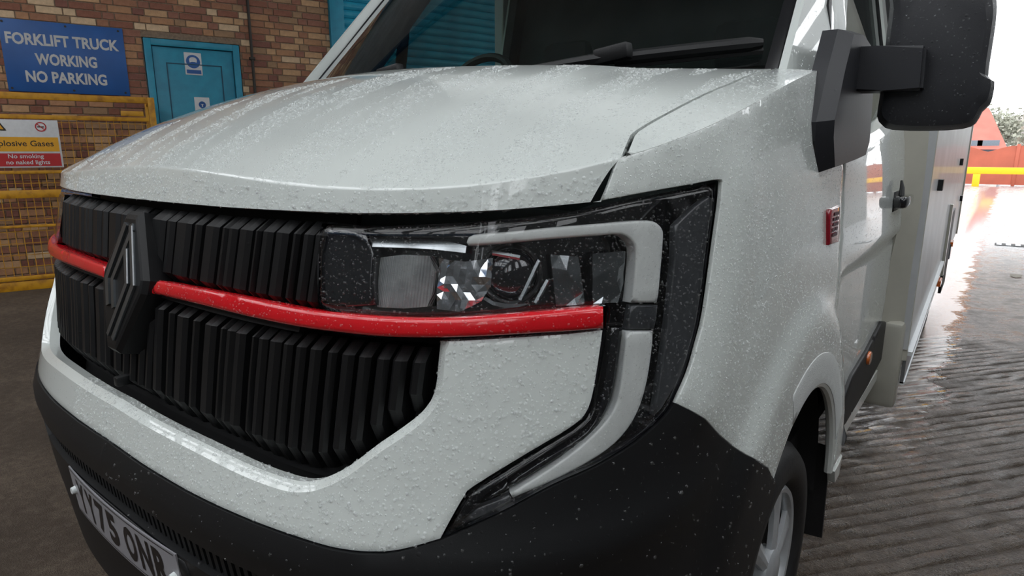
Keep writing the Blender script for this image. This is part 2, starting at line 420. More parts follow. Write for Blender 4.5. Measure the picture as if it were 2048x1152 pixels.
# standing water: a ragged strip along the van's flank
edge = t.math('ADD', sx.outputs[0], t.math('MULTIPLY', t.math('SUBTRACT', t.noise(v, 3.2, 6, .75), .5), .55))
pud = t.math('MULTIPLY', t.mrange(edge, 1.22, 1.15, 0, 1), t.math('MULTIPLY', t.mrange(sx.outputs[0], .6, .9, 0, 1), t.mrange(sx.outputs[1], 2.2, 4.2, 0, 1)))
out_ = t.mrange(t.math('ADD', sx.outputs[1], t.math('MULTIPLY', n1, 3.0)), 9.5, 13.0, 0, 1)     # sky glare on the ground outside, painted as a paler tone
rg = t.math('SUBTRACT', t.mrange(wn, 0, 1, .75, .20), t.math('MULTIPLY', out_, .10))
t.l(t.math('MAXIMUM', t.math('SUBTRACT', rg, t.math('MULTIPLY', pud, .6)), .03), t.b.inputs['Roughness'])
cm = t.add('ShaderNodeMixRGB'); t.l(out_, cm.inputs[0]); t.l(base_c, cm.inputs[1]); t.l(t.ramp(n2, [(.3, (.30, .30, .31)), (.7, (.44, .44, .45))]), cm.inputs[2]); t.l(cm.outputs[0], t.b.inputs['Base Color'])
mp = t.add('ShaderNodeMapping'); mp.inputs['Rotation'].default_value = (0, 0, math.radians(-52)); t.l(v, mp.inputs[0])
wv = t.add('ShaderNodeTexWave'); wv.bands_direction = 'Y'; wv.inputs['Scale'].default_value = 6.2; wv.inputs['Distortion'].default_value = 1.1
wv.inputs['Detail'].default_value = 2; wv.inputs['Detail Scale'].default_value = 2; t.l(mp.outputs[0], wv.inputs['Vector'])
rid = t.math('MULTIPLY', wv.outputs['Fac'], t.math('MULTIPLY', wet, .25))
n4 = t.noise(v, 330, 2, .6)
hgt = t.math('ADD', t.math('MULTIPLY', rid, .55), t.math('ADD', t.math('MULTIPLY', n2, .8), t.math('ADD', t.math('MULTIPLY', n3, .7), t.math('MULTIPLY', n4, .45))))
flat_ = t.math('MULTIPLY', t.mrange(sx.outputs[1], 6, 12, 1.0, .15), t.math('SUBTRACT', 1.0, t.math('MULTIPLY', pud, .93)))
t.bump(t.math('MULTIPLY', hgt, flat_), 1.0, .016)
t.b.inputs['Specular IOR Level'].default_value = .5
M['concrete'] = t.m
bm = bmesh.new()
jt = 0.006                                                                    # slabs with a recessed joint between them (runs across the view at the right)
ja, jb = onz((1830, 705), 0.0), onz((2048, 795), 0.0); jd = (jb - ja) / np.linalg.norm(jb - ja); jn = np.array([-jd[1], jd[0], 0])
def slab(a, b):
    q = [ja + jd * x + jn * y for x, y in ((-60, a), (60, a), (60, b), (-60, b))]
    vs = [bm.verts.new((p[0], p[1], 0)) for p in q] + [bm.verts.new((p[0], p[1], -.05)) for p in q]
    bm.faces.new(vs[:4])
    for i in range(4): bm.faces.new((vs[i], vs[4 + i], vs[4 + (i + 1) % 4], vs[(i + 1) % 4]))
slab(jt, 70); slab(-40, -jt)
q = [ja + jd * x + jn * y for x, y in ((-60, -40), (60, -40), (60, 70), (-60, 70))]; bm.faces.new([bm.verts.new((p[0], p[1], -.03)) for p in q])
floor = tag(bm_obj('floor', bm, M['concrete']), 'brown concrete yard floor, wet and ridged beside the van', kind='structure')
# tamped ridges beside the van: low ribs of concrete with dark furrows between them
ea = np.array([.606, .795]); ep = np.array([.795, -.606]); oc = np.array([1.55, 2.2]); SPC = .062
na = 150; al = np.linspace(-2.6, 3.6, na); prof = [(0, 0), (.06, .55), (.16, .95), (.40, 1.0), (.66, .92), (.84, .6), (.93, .15)]
rs = np.random.RandomState(5); rows = []
for k in range(-34, 36):
    wob = np.interp(al, np.linspace(-2.6, 3.6, 40), rs.normal(0, .004, 40)); hk = np.interp(al, np.linspace(-2.6, 3.6, 60), np.clip(rs.normal(.006, .0028, 60), .0005, .013))
    for f_, h_ in prof:
        pp = (k + f_) * SPC + wob; xy = oc + al[:, None] * ea + pp[:, None] * ep
        fade = ss(.55, .95, xy[:, 0]) * ss(-.2, .3, xy[:, 1]) * ss(6.0, 4.2, xy[:, 1]) * ss(3.2, 2.6, xy[:, 0])
        rows.append(np.concatenate([xy, (h_ * hk * fade - .0008)[:, None]], 1))
Gr = np.array(rows); R_, K_ = Gr.shape[:2]; ii = np.arange(R_ * K_).reshape(R_, K_)
fr_ = np.stack([ii[:-1, :-1], ii[:-1, 1:], ii[1:, 1:], ii[1:, :-1]], -1).reshape(-1, 4)
ok_ = (Gr.reshape(-1, 3)[fr_][:, :, 2].max(1) > -.0006)
tag(mesh_obj('concrete_ridges', Gr.reshape(-1, 3), fr_[ok_][:, ::-1].tolist(), M['concrete'], floor, True, 60), 'tamped ridges in the wet concrete', kind='stuff')

# brick wall
S_DOOR0, Z_DOOR = onwall((285, 75)); S_DOOR1, _ = onwall((477, 95)); S_SHUT, _ = onwall((655, 0))
Z_WALL = 4.2
t = NT('mortar'); v = t.coords(); t.l(t.ramp(t.noise(v, 40, 4), [(.3, srgb(112, 94, 78)), (.7, srgb(144, 124, 104))]), t.b.inputs['Base Color']); t.b.inputs['Roughness'].default_value = .9; M['mortar'] = t.m
t = NT('brick'); v = t.coords(); oi = t.add('ShaderNodeObjectInfo')
cr = t.ramp(oi.outputs['Random'], [(0, srgb(140, 92, 74)), (.14, srgb(158, 112, 86)), (.30, srgb(176, 132, 98)), (.46, srgb(148, 102, 84)), (.58, srgb(194, 156, 118)), (.70, srgb(130, 86, 74)), (.80, srgb(212, 184, 150)), (.90, srgb(160, 128, 98)), (1, srgb(168, 118, 92))], 'CONSTANT')
mx = t.add('ShaderNodeMixRGB', blend_type='MULTIPLY'); mx.inputs[0].default_value = .8; t.l(cr, mx.inputs[1]); t.l(t.ramp(t.noise(v, 25, 5), [(.25, (.72, .70, .68)), (.75, (1.12, 1.1, 1.08))]), mx.inputs[2])
t.l(mx.outputs[0], t.b.inputs['Base Color']); t.b.inputs['Roughness'].default_value = .85; t.bump(t.noise(v, 90, 4), .5, .004); M['brick'] = t.m
t = NT('brick_far'); v = t.coords('Object'); at_ = t.add('ShaderNodeAttribute'); at_.attribute_name = 'tone'
cr = t.ramp(at_.outputs['Fac'], [(0, srgb(140, 92, 74)), (.14, srgb(158, 112, 86)), (.30, srgb(176, 132, 98)), (.46, srgb(148, 102, 84)), (.58, srgb(194, 156, 118)), (.70, srgb(130, 86, 74)), (.80, srgb(212, 184, 150)), (.90, srgb(160, 128, 98)), (1, srgb(168, 118, 92))], 'CONSTANT')
mx = t.add('ShaderNodeMixRGB', blend_type='MULTIPLY'); mx.inputs[0].default_value = .8; t.l(cr, mx.inputs[1]); t.l(t.ramp(t.noise(v, 25, 5), [(.25, (.72, .70, .68)), (.75, (1.12, 1.1, 1.08))]), mx.inputs[2])
t.l(mx.outputs[0], t.b.inputs['Base Color']); t.b.inputs['Roughness'].default_value = .85; t.bump(t.noise(v, 90, 4), .5, .004); M['brick_far'] = t.m

bm = bmesh.new()
for lo, hi in (((-6, -.25, 0), (S_DOOR0 - .01, -.008, Z_WALL)), ((S_DOOR0 - .01, -.25, Z_DOOR + .01), (S_DOOR1 + .01, -.008, Z_WALL)), ((S_DOOR1 + .01, -.25, 0), (S_SHUT, -.008, Z_WALL)), ((S_SHUT, -.25, 3.9), (9.5, -.008, Z_WALL)), ((9.5, -.25, 0), (13, -.008, Z_WALL))):
    box(bm, lo, hi, WM)
wall = tag(bm_obj('wall_left', bm, M['mortar']), 'multicoloured brick wall behind the yellow cage and blue sign', kind='structure')
def proj(P):
    v = np.asarray(P) - CAM; Z = v @ FW; return 1024 + F_PX * (v @ RT) / Z, 576 - F_PX * (v @ UP) / Z, Z
_bm = {}
def brick_mesh(L):
    k = round(L, 3)
    if k not in _bm:
        b = bmesh.new(); box(b, (0, -.02, 0), (L, .002, .065), bevel=.004); me = bpy.data.meshes.new('brick'); bmesh.ops.recalc_face_normals(b, faces=b.faces); b.to_mesh(me); b.free(); me.materials.append(M['brick']); _bm[k] = me
    return _bm[k]
bricks = []
for r in range(int(Z_WALL / .075)):
    z = r * .075 + .005; s = -1.2 + (0.055 if r % 2 else 0) ; k = r
    while s < S_SHUT + 0.0:
        L = .215 if k % 2 else .1025
        e = min(s + L, S_SHUT)
        segs = [(s, e)]
        if z < Z_DOOR + .01 and e > S_DOOR0 - .01 and s < S_DOOR1 + .01:
            segs = [(a, b) for a, b in ((s, min(e, S_DOOR0 - .012)), (max(s, S_DOOR1 + .012), e)) if b - a > .03]
        for a, b in segs:
            if b - a > .03: bricks.append((a, b - a, z))
        s += L + .010; k += 1
scored = []; far_b = bmesh.new(); tone = far_b.verts.layers.float.new('tone')
for a, L, z in bricks:
    x, y, Z = proj(WP(a + L / 2, 0, z + .03))
    vis = -20 < x < 720 and -15 < y < 600
    beh = False
    hood_y = np.interp(x, [0, 110, 140, 250, 400, 560, 720], [620, 500, 315, 265, 218, 185, 40])
    if y > hood_y + 10: beh = True
    if x < 262 and 38 + .093 * x < y < 178 + .044 * x: beh = True          # behind the blue sign
    if x < 122 and 245 < y < 330: beh = True
    scored.append((0 if (vis and not beh) else 1, Z, a, L, z))
scored.sort()
n_b = 0
for vis, Z, a, L, z in scored:
    if vis == 0 and n_b < 298:
        o = bpy.data.objects.new('brick', brick_mesh(L)); link(o, wall); o.matrix_world = WM @ Matrix.Translation((a, random.uniform(-.003, .002), z)); n_b += 1
    else:
        tn = random.random()
        for v_ in box(far_b, (a, -.012, z), (a + L, .001, z + .065), WM): v_[tone] = tn
tag(bm_obj('bricks', far_b, M['brick_far'], wall), 'bricks higher up and behind the van', kind='stuff')

# teal personnel door
t = NT('teal_paint'); v = t.coords(); t.l(t.ramp(t.noise(v, 8, 4), [(.3, srgb(12, 122, 150)), (.7, srgb(24, 142, 170))]), t.b.inputs['Base Color']); t.b.inputs['Roughness'].default_value = .4; M['teal'] = t.m
M['teal_line'] = simple('teal_dark', srgb(6, 70, 92), .5, noise=.1)
door = empty('door_1'); door.matrix_world = WM @ Matrix.Translation(((S_DOOR0 + S_DOOR1) / 2, 0, 0)); tag(door, 'turquoise steel door with recessed panel in the brick wall', kind='structure')
dw = (S_DOOR1 - S_DOOR0) / 2
def lbox(name, lo, hi, mat, par, bevel=.003): 
    o = box_obj(name, lo, hi, mat, par, bevel); return o
fr = lbox('door_frame', (-dw, -.12, 0), (-dw + .07, .02, Z_DOOR), M['teal'], door)
lbox('door_frame', (dw - .07, -.12, 0), (dw, .02, Z_DOOR), M['teal'], door); lbox('door_frame', (-dw + .07, -.12, Z_DOOR - .07), (dw - .07, .02, Z_DOOR), M['teal'], door)
lbox('door_gap', (-dw + .07, -.1, 0), (dw - .07, -.02, Z_DOOR - .07), M['teal_line'], door, 0)
lf = lbox('door_leaf', (-dw + .078, -.05, .01), (dw - .078, -.008, Z_DOOR - .078), M['teal'], door)
bm = bmesh.new(); a, zt = dw - .20, Z_DOOR - .24
for lo, hi in (((-a, -.01, .3), (-a + .012, -.003, zt)), ((a - .012, -.01, .3), (a, -.003, zt)), ((-a, -.01, zt - .012), (a, -.003, zt))): box(bm, lo, hi)
bm_obj('panel_moulding', bm, M['teal_line'], lf)

# teal roller shutter
t = NT('teal_slat'); v = t.coords(); t.l(t.ramp(t.noise(v, 6, 4), [(.3, srgb(20, 128, 158)), (.7, srgb(40, 152, 180))]), t.b.inputs['Base Color']); t.b.inputs['Roughness'].default_value = .45; M['teal_slat'] = t.m
sh = empty('door_2'); sh.matrix_world = WM @ Matrix.Translation((S_SHUT, 0, 0)); tag(sh, 'turquoise roller shutter in a turquoise steel frame beyond the bonnet', kind='structure')
lbox('shutter_frame', (0, -.1, 0), (.18, .06, 3.9), M['teal'], sh, .006); lbox('shutter_frame', (5.3, -.1, 0), (5.5, .06, 3.9), M['teal'], sh, .006)
prof = [(-.03, 0), (-.018, .004), (0, .03), (.004, .05), (0, .07), (-.018, .096), (-.03, .1)]
vs = [(x, y, z) for x in (.18, 5.3) for y, z in prof]; n = len(prof)
me = bpy.data.meshes.new('slat'); me.from_pydata(vs, [], [(i, i + 1, n + i + 1, n + i) for i in range(n - 1)] + [tuple(range(n))[::-1], tuple(range(n, 2 * n))]); me.materials.append(M['teal_slat'])
for k in range(39):
    o = bpy.data.objects.new('slat', me); link(o, sh); o.location = (0, 0, k * .1)

# canopy roof on blue steel beams, rooflights left open to the sky
M['roof'] = simple('roof_sheet', (.42, .44, .45, 1), .7, noise=.15, nscale=3)
M['steel_blue'] = simple('blue_steel', (.03, .10, .22, 1), .5, noise=.2)
ZR = 5.6; bm = bmesh.new(); x0, x1, ya, yb = -11.0, 3.6, -9.0, 10.0
lights_x = [(1.75, 3.2)]
cuts = [x0] + [q for p in lights_x for q in p] + [x1]
box(bm, (x0, ya, ZR), (-8.6, yb, ZR + .06)); box(bm, (-8.6, ya, ZR), (1.75, -8.2, ZR + .06)); box(bm, (-8.6, -.5, ZR), (1.75, yb, ZR + .06)); box(bm, (3.2, ya, ZR), (x1, yb, ZR + .06))
for k in range(8): box(bm, (-7.5 + k * 1.25, -8.2, ZR), (-7.2 + k * 1.25, -.5, ZR + .06))
for a, b in lights_x:
    for k in range(7): box(bm, (a, ya + k * 3.0 - .2, ZR), (b, ya + k * 3.0 + .3, ZR + .06))
tag(bm_obj('ceiling', bm, M['roof']), 'grey canopy roof with open rooflight strips overhead', kind='structure')
for k, yy in enumerate((-7.5, -4.2, -.9, 2.4, 5.7, 9.0)):
    bm = bmesh.new(); box(bm, (x0, yy - .09, ZR - .40), (x1, yy + .09, ZR - .37)); box(bm, (x0, yy - .012, ZR - .37), (x1, yy + .012, ZR - .02)); box(bm, (x0, yy - .09, ZR - .03), (x1, yy + .09, ZR))
    o = tag(bm_obj('trim_%d' % (k + 1), bm, M['steel_blue']), 'blue steel roof beam under the canopy', kind='structure')
M['clad'] = simple('grey_cladding', (.12, .125, .125, 1), .7, noise=.15, nscale=2)
bm = bmesh.new(); box(bm, (-11.2, -9, 0), (-11, 12, ZR)); box(bm, (-11, -9.2, 0), (-4.0, -9, ZR)); box(bm, (-4.0, -9.2, 0), (3.6, -9, ZR))
tag(bm_obj('wall_back', bm, M['clad']), 'grey clad wall behind the viewer', kind='structure')
bm = bmesh.new(); XW = 3.4
box(bm, (XW, -9, 0), (XW + .2, 17, 2.6)); box(bm, (XW, -9, 4.4), (XW + .2, 17, ZR))
for k in range(13): box(bm, (XW, -9 + k * 2.0, 2.6), (XW + .2, -9 + k * 2.0 + (.55 if k % 3 else 1.2), 4.4))
tag(bm_obj('wall_right', bm, M['clad']), 'grey clad side wall with a row of high windows', kind='structure')

# ================================================================== THE VAN
CAM = CAM_V                                                                    # parts are laid out in the van's datum, the whole van is lifted by DZ at the end
van = empty('van', (0, 2.5, 0))
tag(van, 'white motorhome van with black finned grille and red strip, wet with rain', 'van')
class _P:                                                                     # parts are given in world coordinates under the van's empty
    pass
VOFF = Matrix.Translation((0, -2.5, 0))
def V(o):
    for q in (o if isinstance(o, tuple) else (o,)):
        q.parent = van; q.matrix_parent_inverse = VOFF
    return o
def S(o, part):                                                               # sub-part
    for q in (o if isinstance(o, tuple) else (o,)): q.parent = part; q.matrix_parent_inverse = Matrix.Identity(4)
    return o
def us(y, z): return UF + y - y0f(z) - D0                                     # side: y -> u
def ZC(u):
    u = np.atleast_1d(np.asarray(u, float)); z = np.full(u.shape, 1.25)
    for _ in range(40): P = skin0(u, z); z = topf(P[:, 0], P[:, 1])
    return z
def half(px, off=0.0):
    """traced pixels -> (u, z) from the centre line outwards"""
    q = U(px, off); out = []
    for i in range(len(q)):
        if q[i, 0] >= 0:
            if not out and i > 0: a, b = q[i - 1], q[i]; t = -a[0] / (b[0] - a[0]); out.append(np.array([0.0, a[1] + t * (b[1] - a[1])]))
            out.append(q[i])
    return np.array(out)
def both(h): return np.concatenate([(h * np.array([-1, 1]))[::-1], h])
def grid_solid(name, G, th, mat, mirror=False, angle=40, flip=False):
    """G: rows x cols x 3, solid sheet th thick below"""
    R, K = G.shape[:2]
    du = np.gradient(G, axis=1); dv = np.gradient(G, axis=0); n = np.cross(du, dv); n /= np.maximum(np.linalg.norm(n, axis=-1, keepdims=True), 1e-9)
    if flip: n = -n
    B = G - n * th; vs = np.concatenate([G.reshape(-1, 3), B.reshape(-1, 3)]); N = R * K; f = []
    idx = lambda i, j: i * K + j
    for i in range(R - 1):
        for j in range(K - 1):
            a = (idx(i, j), idx(i, j + 1), idx(i + 1, j + 1), idx(i + 1, j)); f.append(a if not flip else a[::-1]); b = tuple(N + q for q in a); f.append(b[::-1] if not flip else b)
    per = [idx(0, j) for j in range(K)] + [idx(i, K - 1) for i in range(1, R)] + [idx(R - 1, j) for j in range(K - 2, -1, -1)] + [idx(i, 0) for i in range(R - 2, 0, -1)]
    for a, b in zip(per, per[1:] + per[:1]): f.append((a, N + a, N + b, b) if not flip else (b, N + b, N + a, a))
    o = mesh_obj(name, vs, f, mat, None, True, angle)
    return o

# dark inner shell so every gap reads dark
uu = np.linspace(-us(2.3, .6), us(2.3, .6), 161); zz = np.linspace(.30, 1.0, 15)
G = np.array([[SP(u, z + (0 if z < .99 else .12), -.105) for u in uu] for z in zz])
keep_f = []; Vv = G.reshape(-1, 3); K = len(uu)
for i in range(len(zz) - 1):
    for j in range(K - 1):
        cpt = (G[i, j] + G[i + 1, j + 1]) / 2
        if math.hypot(cpt[1] - WY, cpt[2] - WZ) < .46 and abs(cpt[0]) > .6: continue
        keep_f.append((i * K + j, i * K + j + 1, (i + 1) * K + j + 1, (i + 1) * K + j))
V(mesh_obj('inner_shell', Vv, keep_f, M['dark'], None, True))
V(box_obj('engine_bay', (-.78, .40, .35), (.78, 1.0, 1.10), M['dark']))

# ---- bonnet
hb = half([(240, 392), (312, 402), (451, 414), (600, 422), (700, 425.5), (800, 426), (900, 424), (1000, 420), (1100, 412), (1181, 404)])
sk = U([(1181, 404), (1195, 372), (1208, 344), (1222, 316), (1243, 286)])
uc = sk[-1, 0]
st = cast([(1262, 267), (1297, 245), (1332, 226), (1372, 205), (1413, 185), (1455, 168), (1488, 152)], top=True)
def yrear(x): return .69 + .315 * (abs(x) / .88) ** 3.2
NC, NS, NT_ = 60, 12, 40
shut_top = np.concatenate([skin0(uc, ZC(uc)), st])[:, :2] if False else np.vstack([skin0(np.array([uc]), ZC(uc))[:, :2], st[:, :2]])
shut_top[-1, 1] = yrear(shut_top[-1, 0])
_l = np.concatenate([[0], np.cumsum(np.hypot(*np.diff(shut_top, axis=0).T))]); _l /= _l[-1]
cols = []
for j in range(-NC, NC + 1):
    t = abs(j) / NC; sg = 1 if j >= 0 else -1
    ub = t * hb[-1, 0]; zb = np.interp(ub, hb[:, 0], hb[:, 1]); ucr = t * uc; zc = float(ZC(ucr)[0])
    sku = np.interp(np.linspace(zb, zc, NS), np.linspace(sk[0, 1], sk[-1, 1], len(sk)) * 0 + np.array([zb + (zc - zb) * (q - sk[0, 1]) / (sk[-1, 1] - sk[0, 1]) for q in sk[:, 1]]), ub + (ucr - ub) * (sk[:, 0] - sk[0, 0]) / (sk[-1, 0] - sk[0, 0]))
    A = SP(sku, np.linspace(zb, zc, NS))
    c0 = A[-1, :2]; xr = t * shut_top[-1, 0]; c1 = np.array([xr, yrear(xr)])
    k = np.linspace(0, 1, NT_); lin = c0 + (c1 - c0) * k[:, None]
    s_at = np.stack([np.interp(k, _l, shut_top[:, 0]), np.interp(k, _l, shut_top[:, 1])], -1); s_lin = shut_top[0] + (shut_top[-1] - shut_top[0]) * k[:, None]
    xy = lin + (s_at - s_lin) * t ** 3
    # a shallow raised centre panel and rolled front edge
    zt = topf(xy[:, 0], xy[:, 1]) + .006 * ss(.62, .50, abs(xy[:, 0]) - .10 * k) * ss(0, .15, k)
    B = np.concatenate([xy, zt[:, None]], 1)
    P = np.concatenate([A, B[1:]])
    ang = np.concatenate([[0], np.cumsum(np.linalg.norm(np.diff(P, axis=0), axis=1))]); L0 = ang[NS - 1]
    sm = P.copy(); r = .005                                                     # roll the crease
    base = [np.interp(q, ang, np.arange(len(P))) for q in (L0 - r, L0 + r)]
    a0 = np.array([np.interp(L0 - r, ang, P[:, i]) for i in range(3)]); a1 = np.array([np.interp(L0 + r, ang, P[:, i]) for i in range(3)]); kk = P[NS - 1]
    arc = np.array([(1 - q) ** 2 * a0 + 2 * q * (1 - q) * kk + q * q * a1 for q in np.linspace(0, 1, 7)])
    Pm = np.concatenate([P[:NS - 1][ang[:NS - 1] < L0 - r - .002], arc, P[NS:][ang[NS:] > L0 + r + .002]])
    # resample to a fixed count: 14 below, 7 arc, 38 above
    lo = Pm[:np.sum(ang[:NS - 1] < L0 - r - .002) + 1]; hi = Pm[np.sum(ang[:NS - 1] < L0 - r - .002) + 6:]
    def res(Q, n):
        l = np.concatenate([[0], np.cumsum(np.linalg.norm(np.diff(Q, axis=0), axis=1))]); x = np.linspace(0, l[-1], n); return np.stack([np.interp(x, l, Q[:, i]) for i in range(3)], -1)
    P = np.concatenate([res(lo, 10)[:-1], arc, res(hi, 40)[1:]])
    P[:, 0] *= sg; cols.append(P)
G = np.array(cols).transpose(1, 0, 2)
bonnet = V(grid_solid('bonnet', G, .012, M['paint'], angle=60)); bonnet.data.materials.append(M['paint_top'])
_K = G.shape[1]
for _i, _p in enumerate(bonnet.data.polygons):
    if _i < 2 * (G.shape[0] - 1) * (_K - 1) and (_i // 2) // (_K - 1) >= 14: _p.material_index = 1
# rubber and dark gap under the bonnet lip
# ---- front wing, right of the picture, and its mirror image
head_out = [(1187, 404), (1230, 396), (1300, 383), (1380, 369), (1434, 359), (1441, 364), (1437, 410), (1428, 475), (1407, 621), (1390, 690), (1374, 746), (1349, 805)]
pw = list(U(crom(head_out[:6], 3))) + list(U(crom(head_out[5:], 3)))
pw += list(U([(1349, 806), (1375, 820), (1401, 836), (1440, 871), (1480, 906), (1515, 930)]))
R_ARCH = .395
e0 = U([(1515, 931)])[0]; ay = skin0(e0[0], e0[1])[1]; a_start = math.atan2(e0[1] - WZ, ay - WY); a_start = max(min(a_start, 2.7), 2.0)
arch = []
for a in np.linspace(a_start, math.atan2(.36 - WZ, .40), 26):
    y = WY + R_ARCH * math.cos(a); z = WZ + R_ARCH * math.sin(a); n_ = nzf(z)
    yl = y - y0f(z)
    if yl < D0: 
        tt_ = math.acos(max(0, min(1, (1 - yl / D0))) ** (n_ / 2)); u_ = float(np.interp(tt_, _tt, _ss))
    else: u_ = UF + yl - D0
    arch.append(np.array([u_, z]))
YD = 1.455                                                                     # shut line between wing and door at the sill
dl = [(1.452, .36), (1.452, .50), (1.44, .60), (1.41, .68), (1.37, .74), (1.345, .80), (1.335, .95), (1.33, 1.10), (1.325, 1.25), (1.32, 1.40)]
pw += arch + [np.array([us(y, z), z]) for y, z in dl]
uend = us(1.32, 1.41)
cr = [np.array([u, z]) for u, z in zip(np.linspace(uend, uc + .009, 40), ZC(np.linspace(uend, uc + .009, 40)))]
pw += cr
pw += [p + np.array([d_, 0]) for p, d_ in zip(sk[::-1][1:], (.012, .015, .017, .017))]
wing = V(patch('wing', pw, M['paint_side'], step=.022, th=.006, rnd=.0015, mirror=True))
# top of the wing between bonnet and shoulder crease
uk = np.linspace(uc + .009, uend, 60); zk = ZC(uk); K3 = SP(uk, zk)
inner = []
for y in K3[:, 1]:
    inner.append(0)
inn_path = np.vstack([shut_top[:, :2] + np.array([.006, .004]), [[.895, 1.10], [.905, 1.20], [.915, 1.33]]])
_li = np.concatenate([[0], np.cumsum(np.hypot(*np.diff(inn_path, axis=0).T))]); _li /= _li[-1]
kq = np.linspace(0, 1, 60); ip = np.stack([np.interp(kq, _li, inn_path[:, 0]), np.interp(kq, _li, inn_path[:, 1])], -1)
rows = []
for q in np.linspace(0, 1, 10):
    xy = K3[:, :2] * (1 - q) + ip * q
    zz_ = topf(xy[:, 0], xy[:, 1]) * 1.0; zz_ = zz_ + (zk - topf(K3[:, 0], K3[:, 1])) * (1 - q)
    rows.append(np.concatenate([xy, zz_[:, None]], 1))
Gt = np.array(rows)
sh1 = S(grid_solid('wing_shoulder', Gt, .006, M['paint'], flip=False, angle=50), wing[0])
sh2 = S(mirror_copy(sh1, None), wing[1])

# ---- headlights
h_top = crom([(641, 446), (700, 449), (800, 450), (900, 446), (1000, 439), (1100, 429), (1181, 416), (1240, 402), (1300, 391), (1380, 376), (1433, 364)], 3)
h_out = crom([(1433, 366), (1430, 410), (1421, 475), (1401, 621), (1385, 690), (1368, 746), (1345, 803), (1322, 838), (1270, 885), (1192, 932), (1105, 971), (996, 1028), (888, 1075)], 3)
h_in = crom([(888, 1072), (908, 1035), (931, 997), (952, 977), (1061, 909), (1149, 857), (1181, 822), (1197, 759), (1213, 664), (1217, 616)], 3)
h_bot = crom([(1215, 612), (1130, 622), (1058, 626), (975, 634), (892, 637), (800, 638), (725, 632), (670, 624), (640, 616), (632, 600), (631, 560), (632, 500), (636, 460)], 3)
hp = U(np.concatenate([h_top, h_out, h_in, h_bot]))
hsrc = []
def wallstrip(name, poly, a, b, mat):
    P = densify(clean(np.asarray(poly)), .015); A = SP(P[:, 0], P[:, 1], a); B = SP(P[:, 0], P[:, 1], b); n = len(P)
    return mesh_obj(name, np.concatenate([A, B]), [(i, (i + 1) % n, n + (i + 1) % n, n + i) for i in range(n)], mat, None, True, 40)
def patch_px(name, px, mat, off, th, step=.02, rnd=0.0, n=3, closed=True, **k):
    P = crom(px, n, True) if n > 1 else np.array(px, float)
    return patch(name, U(P, off), mat, None, step, off, th, rnd, **k)
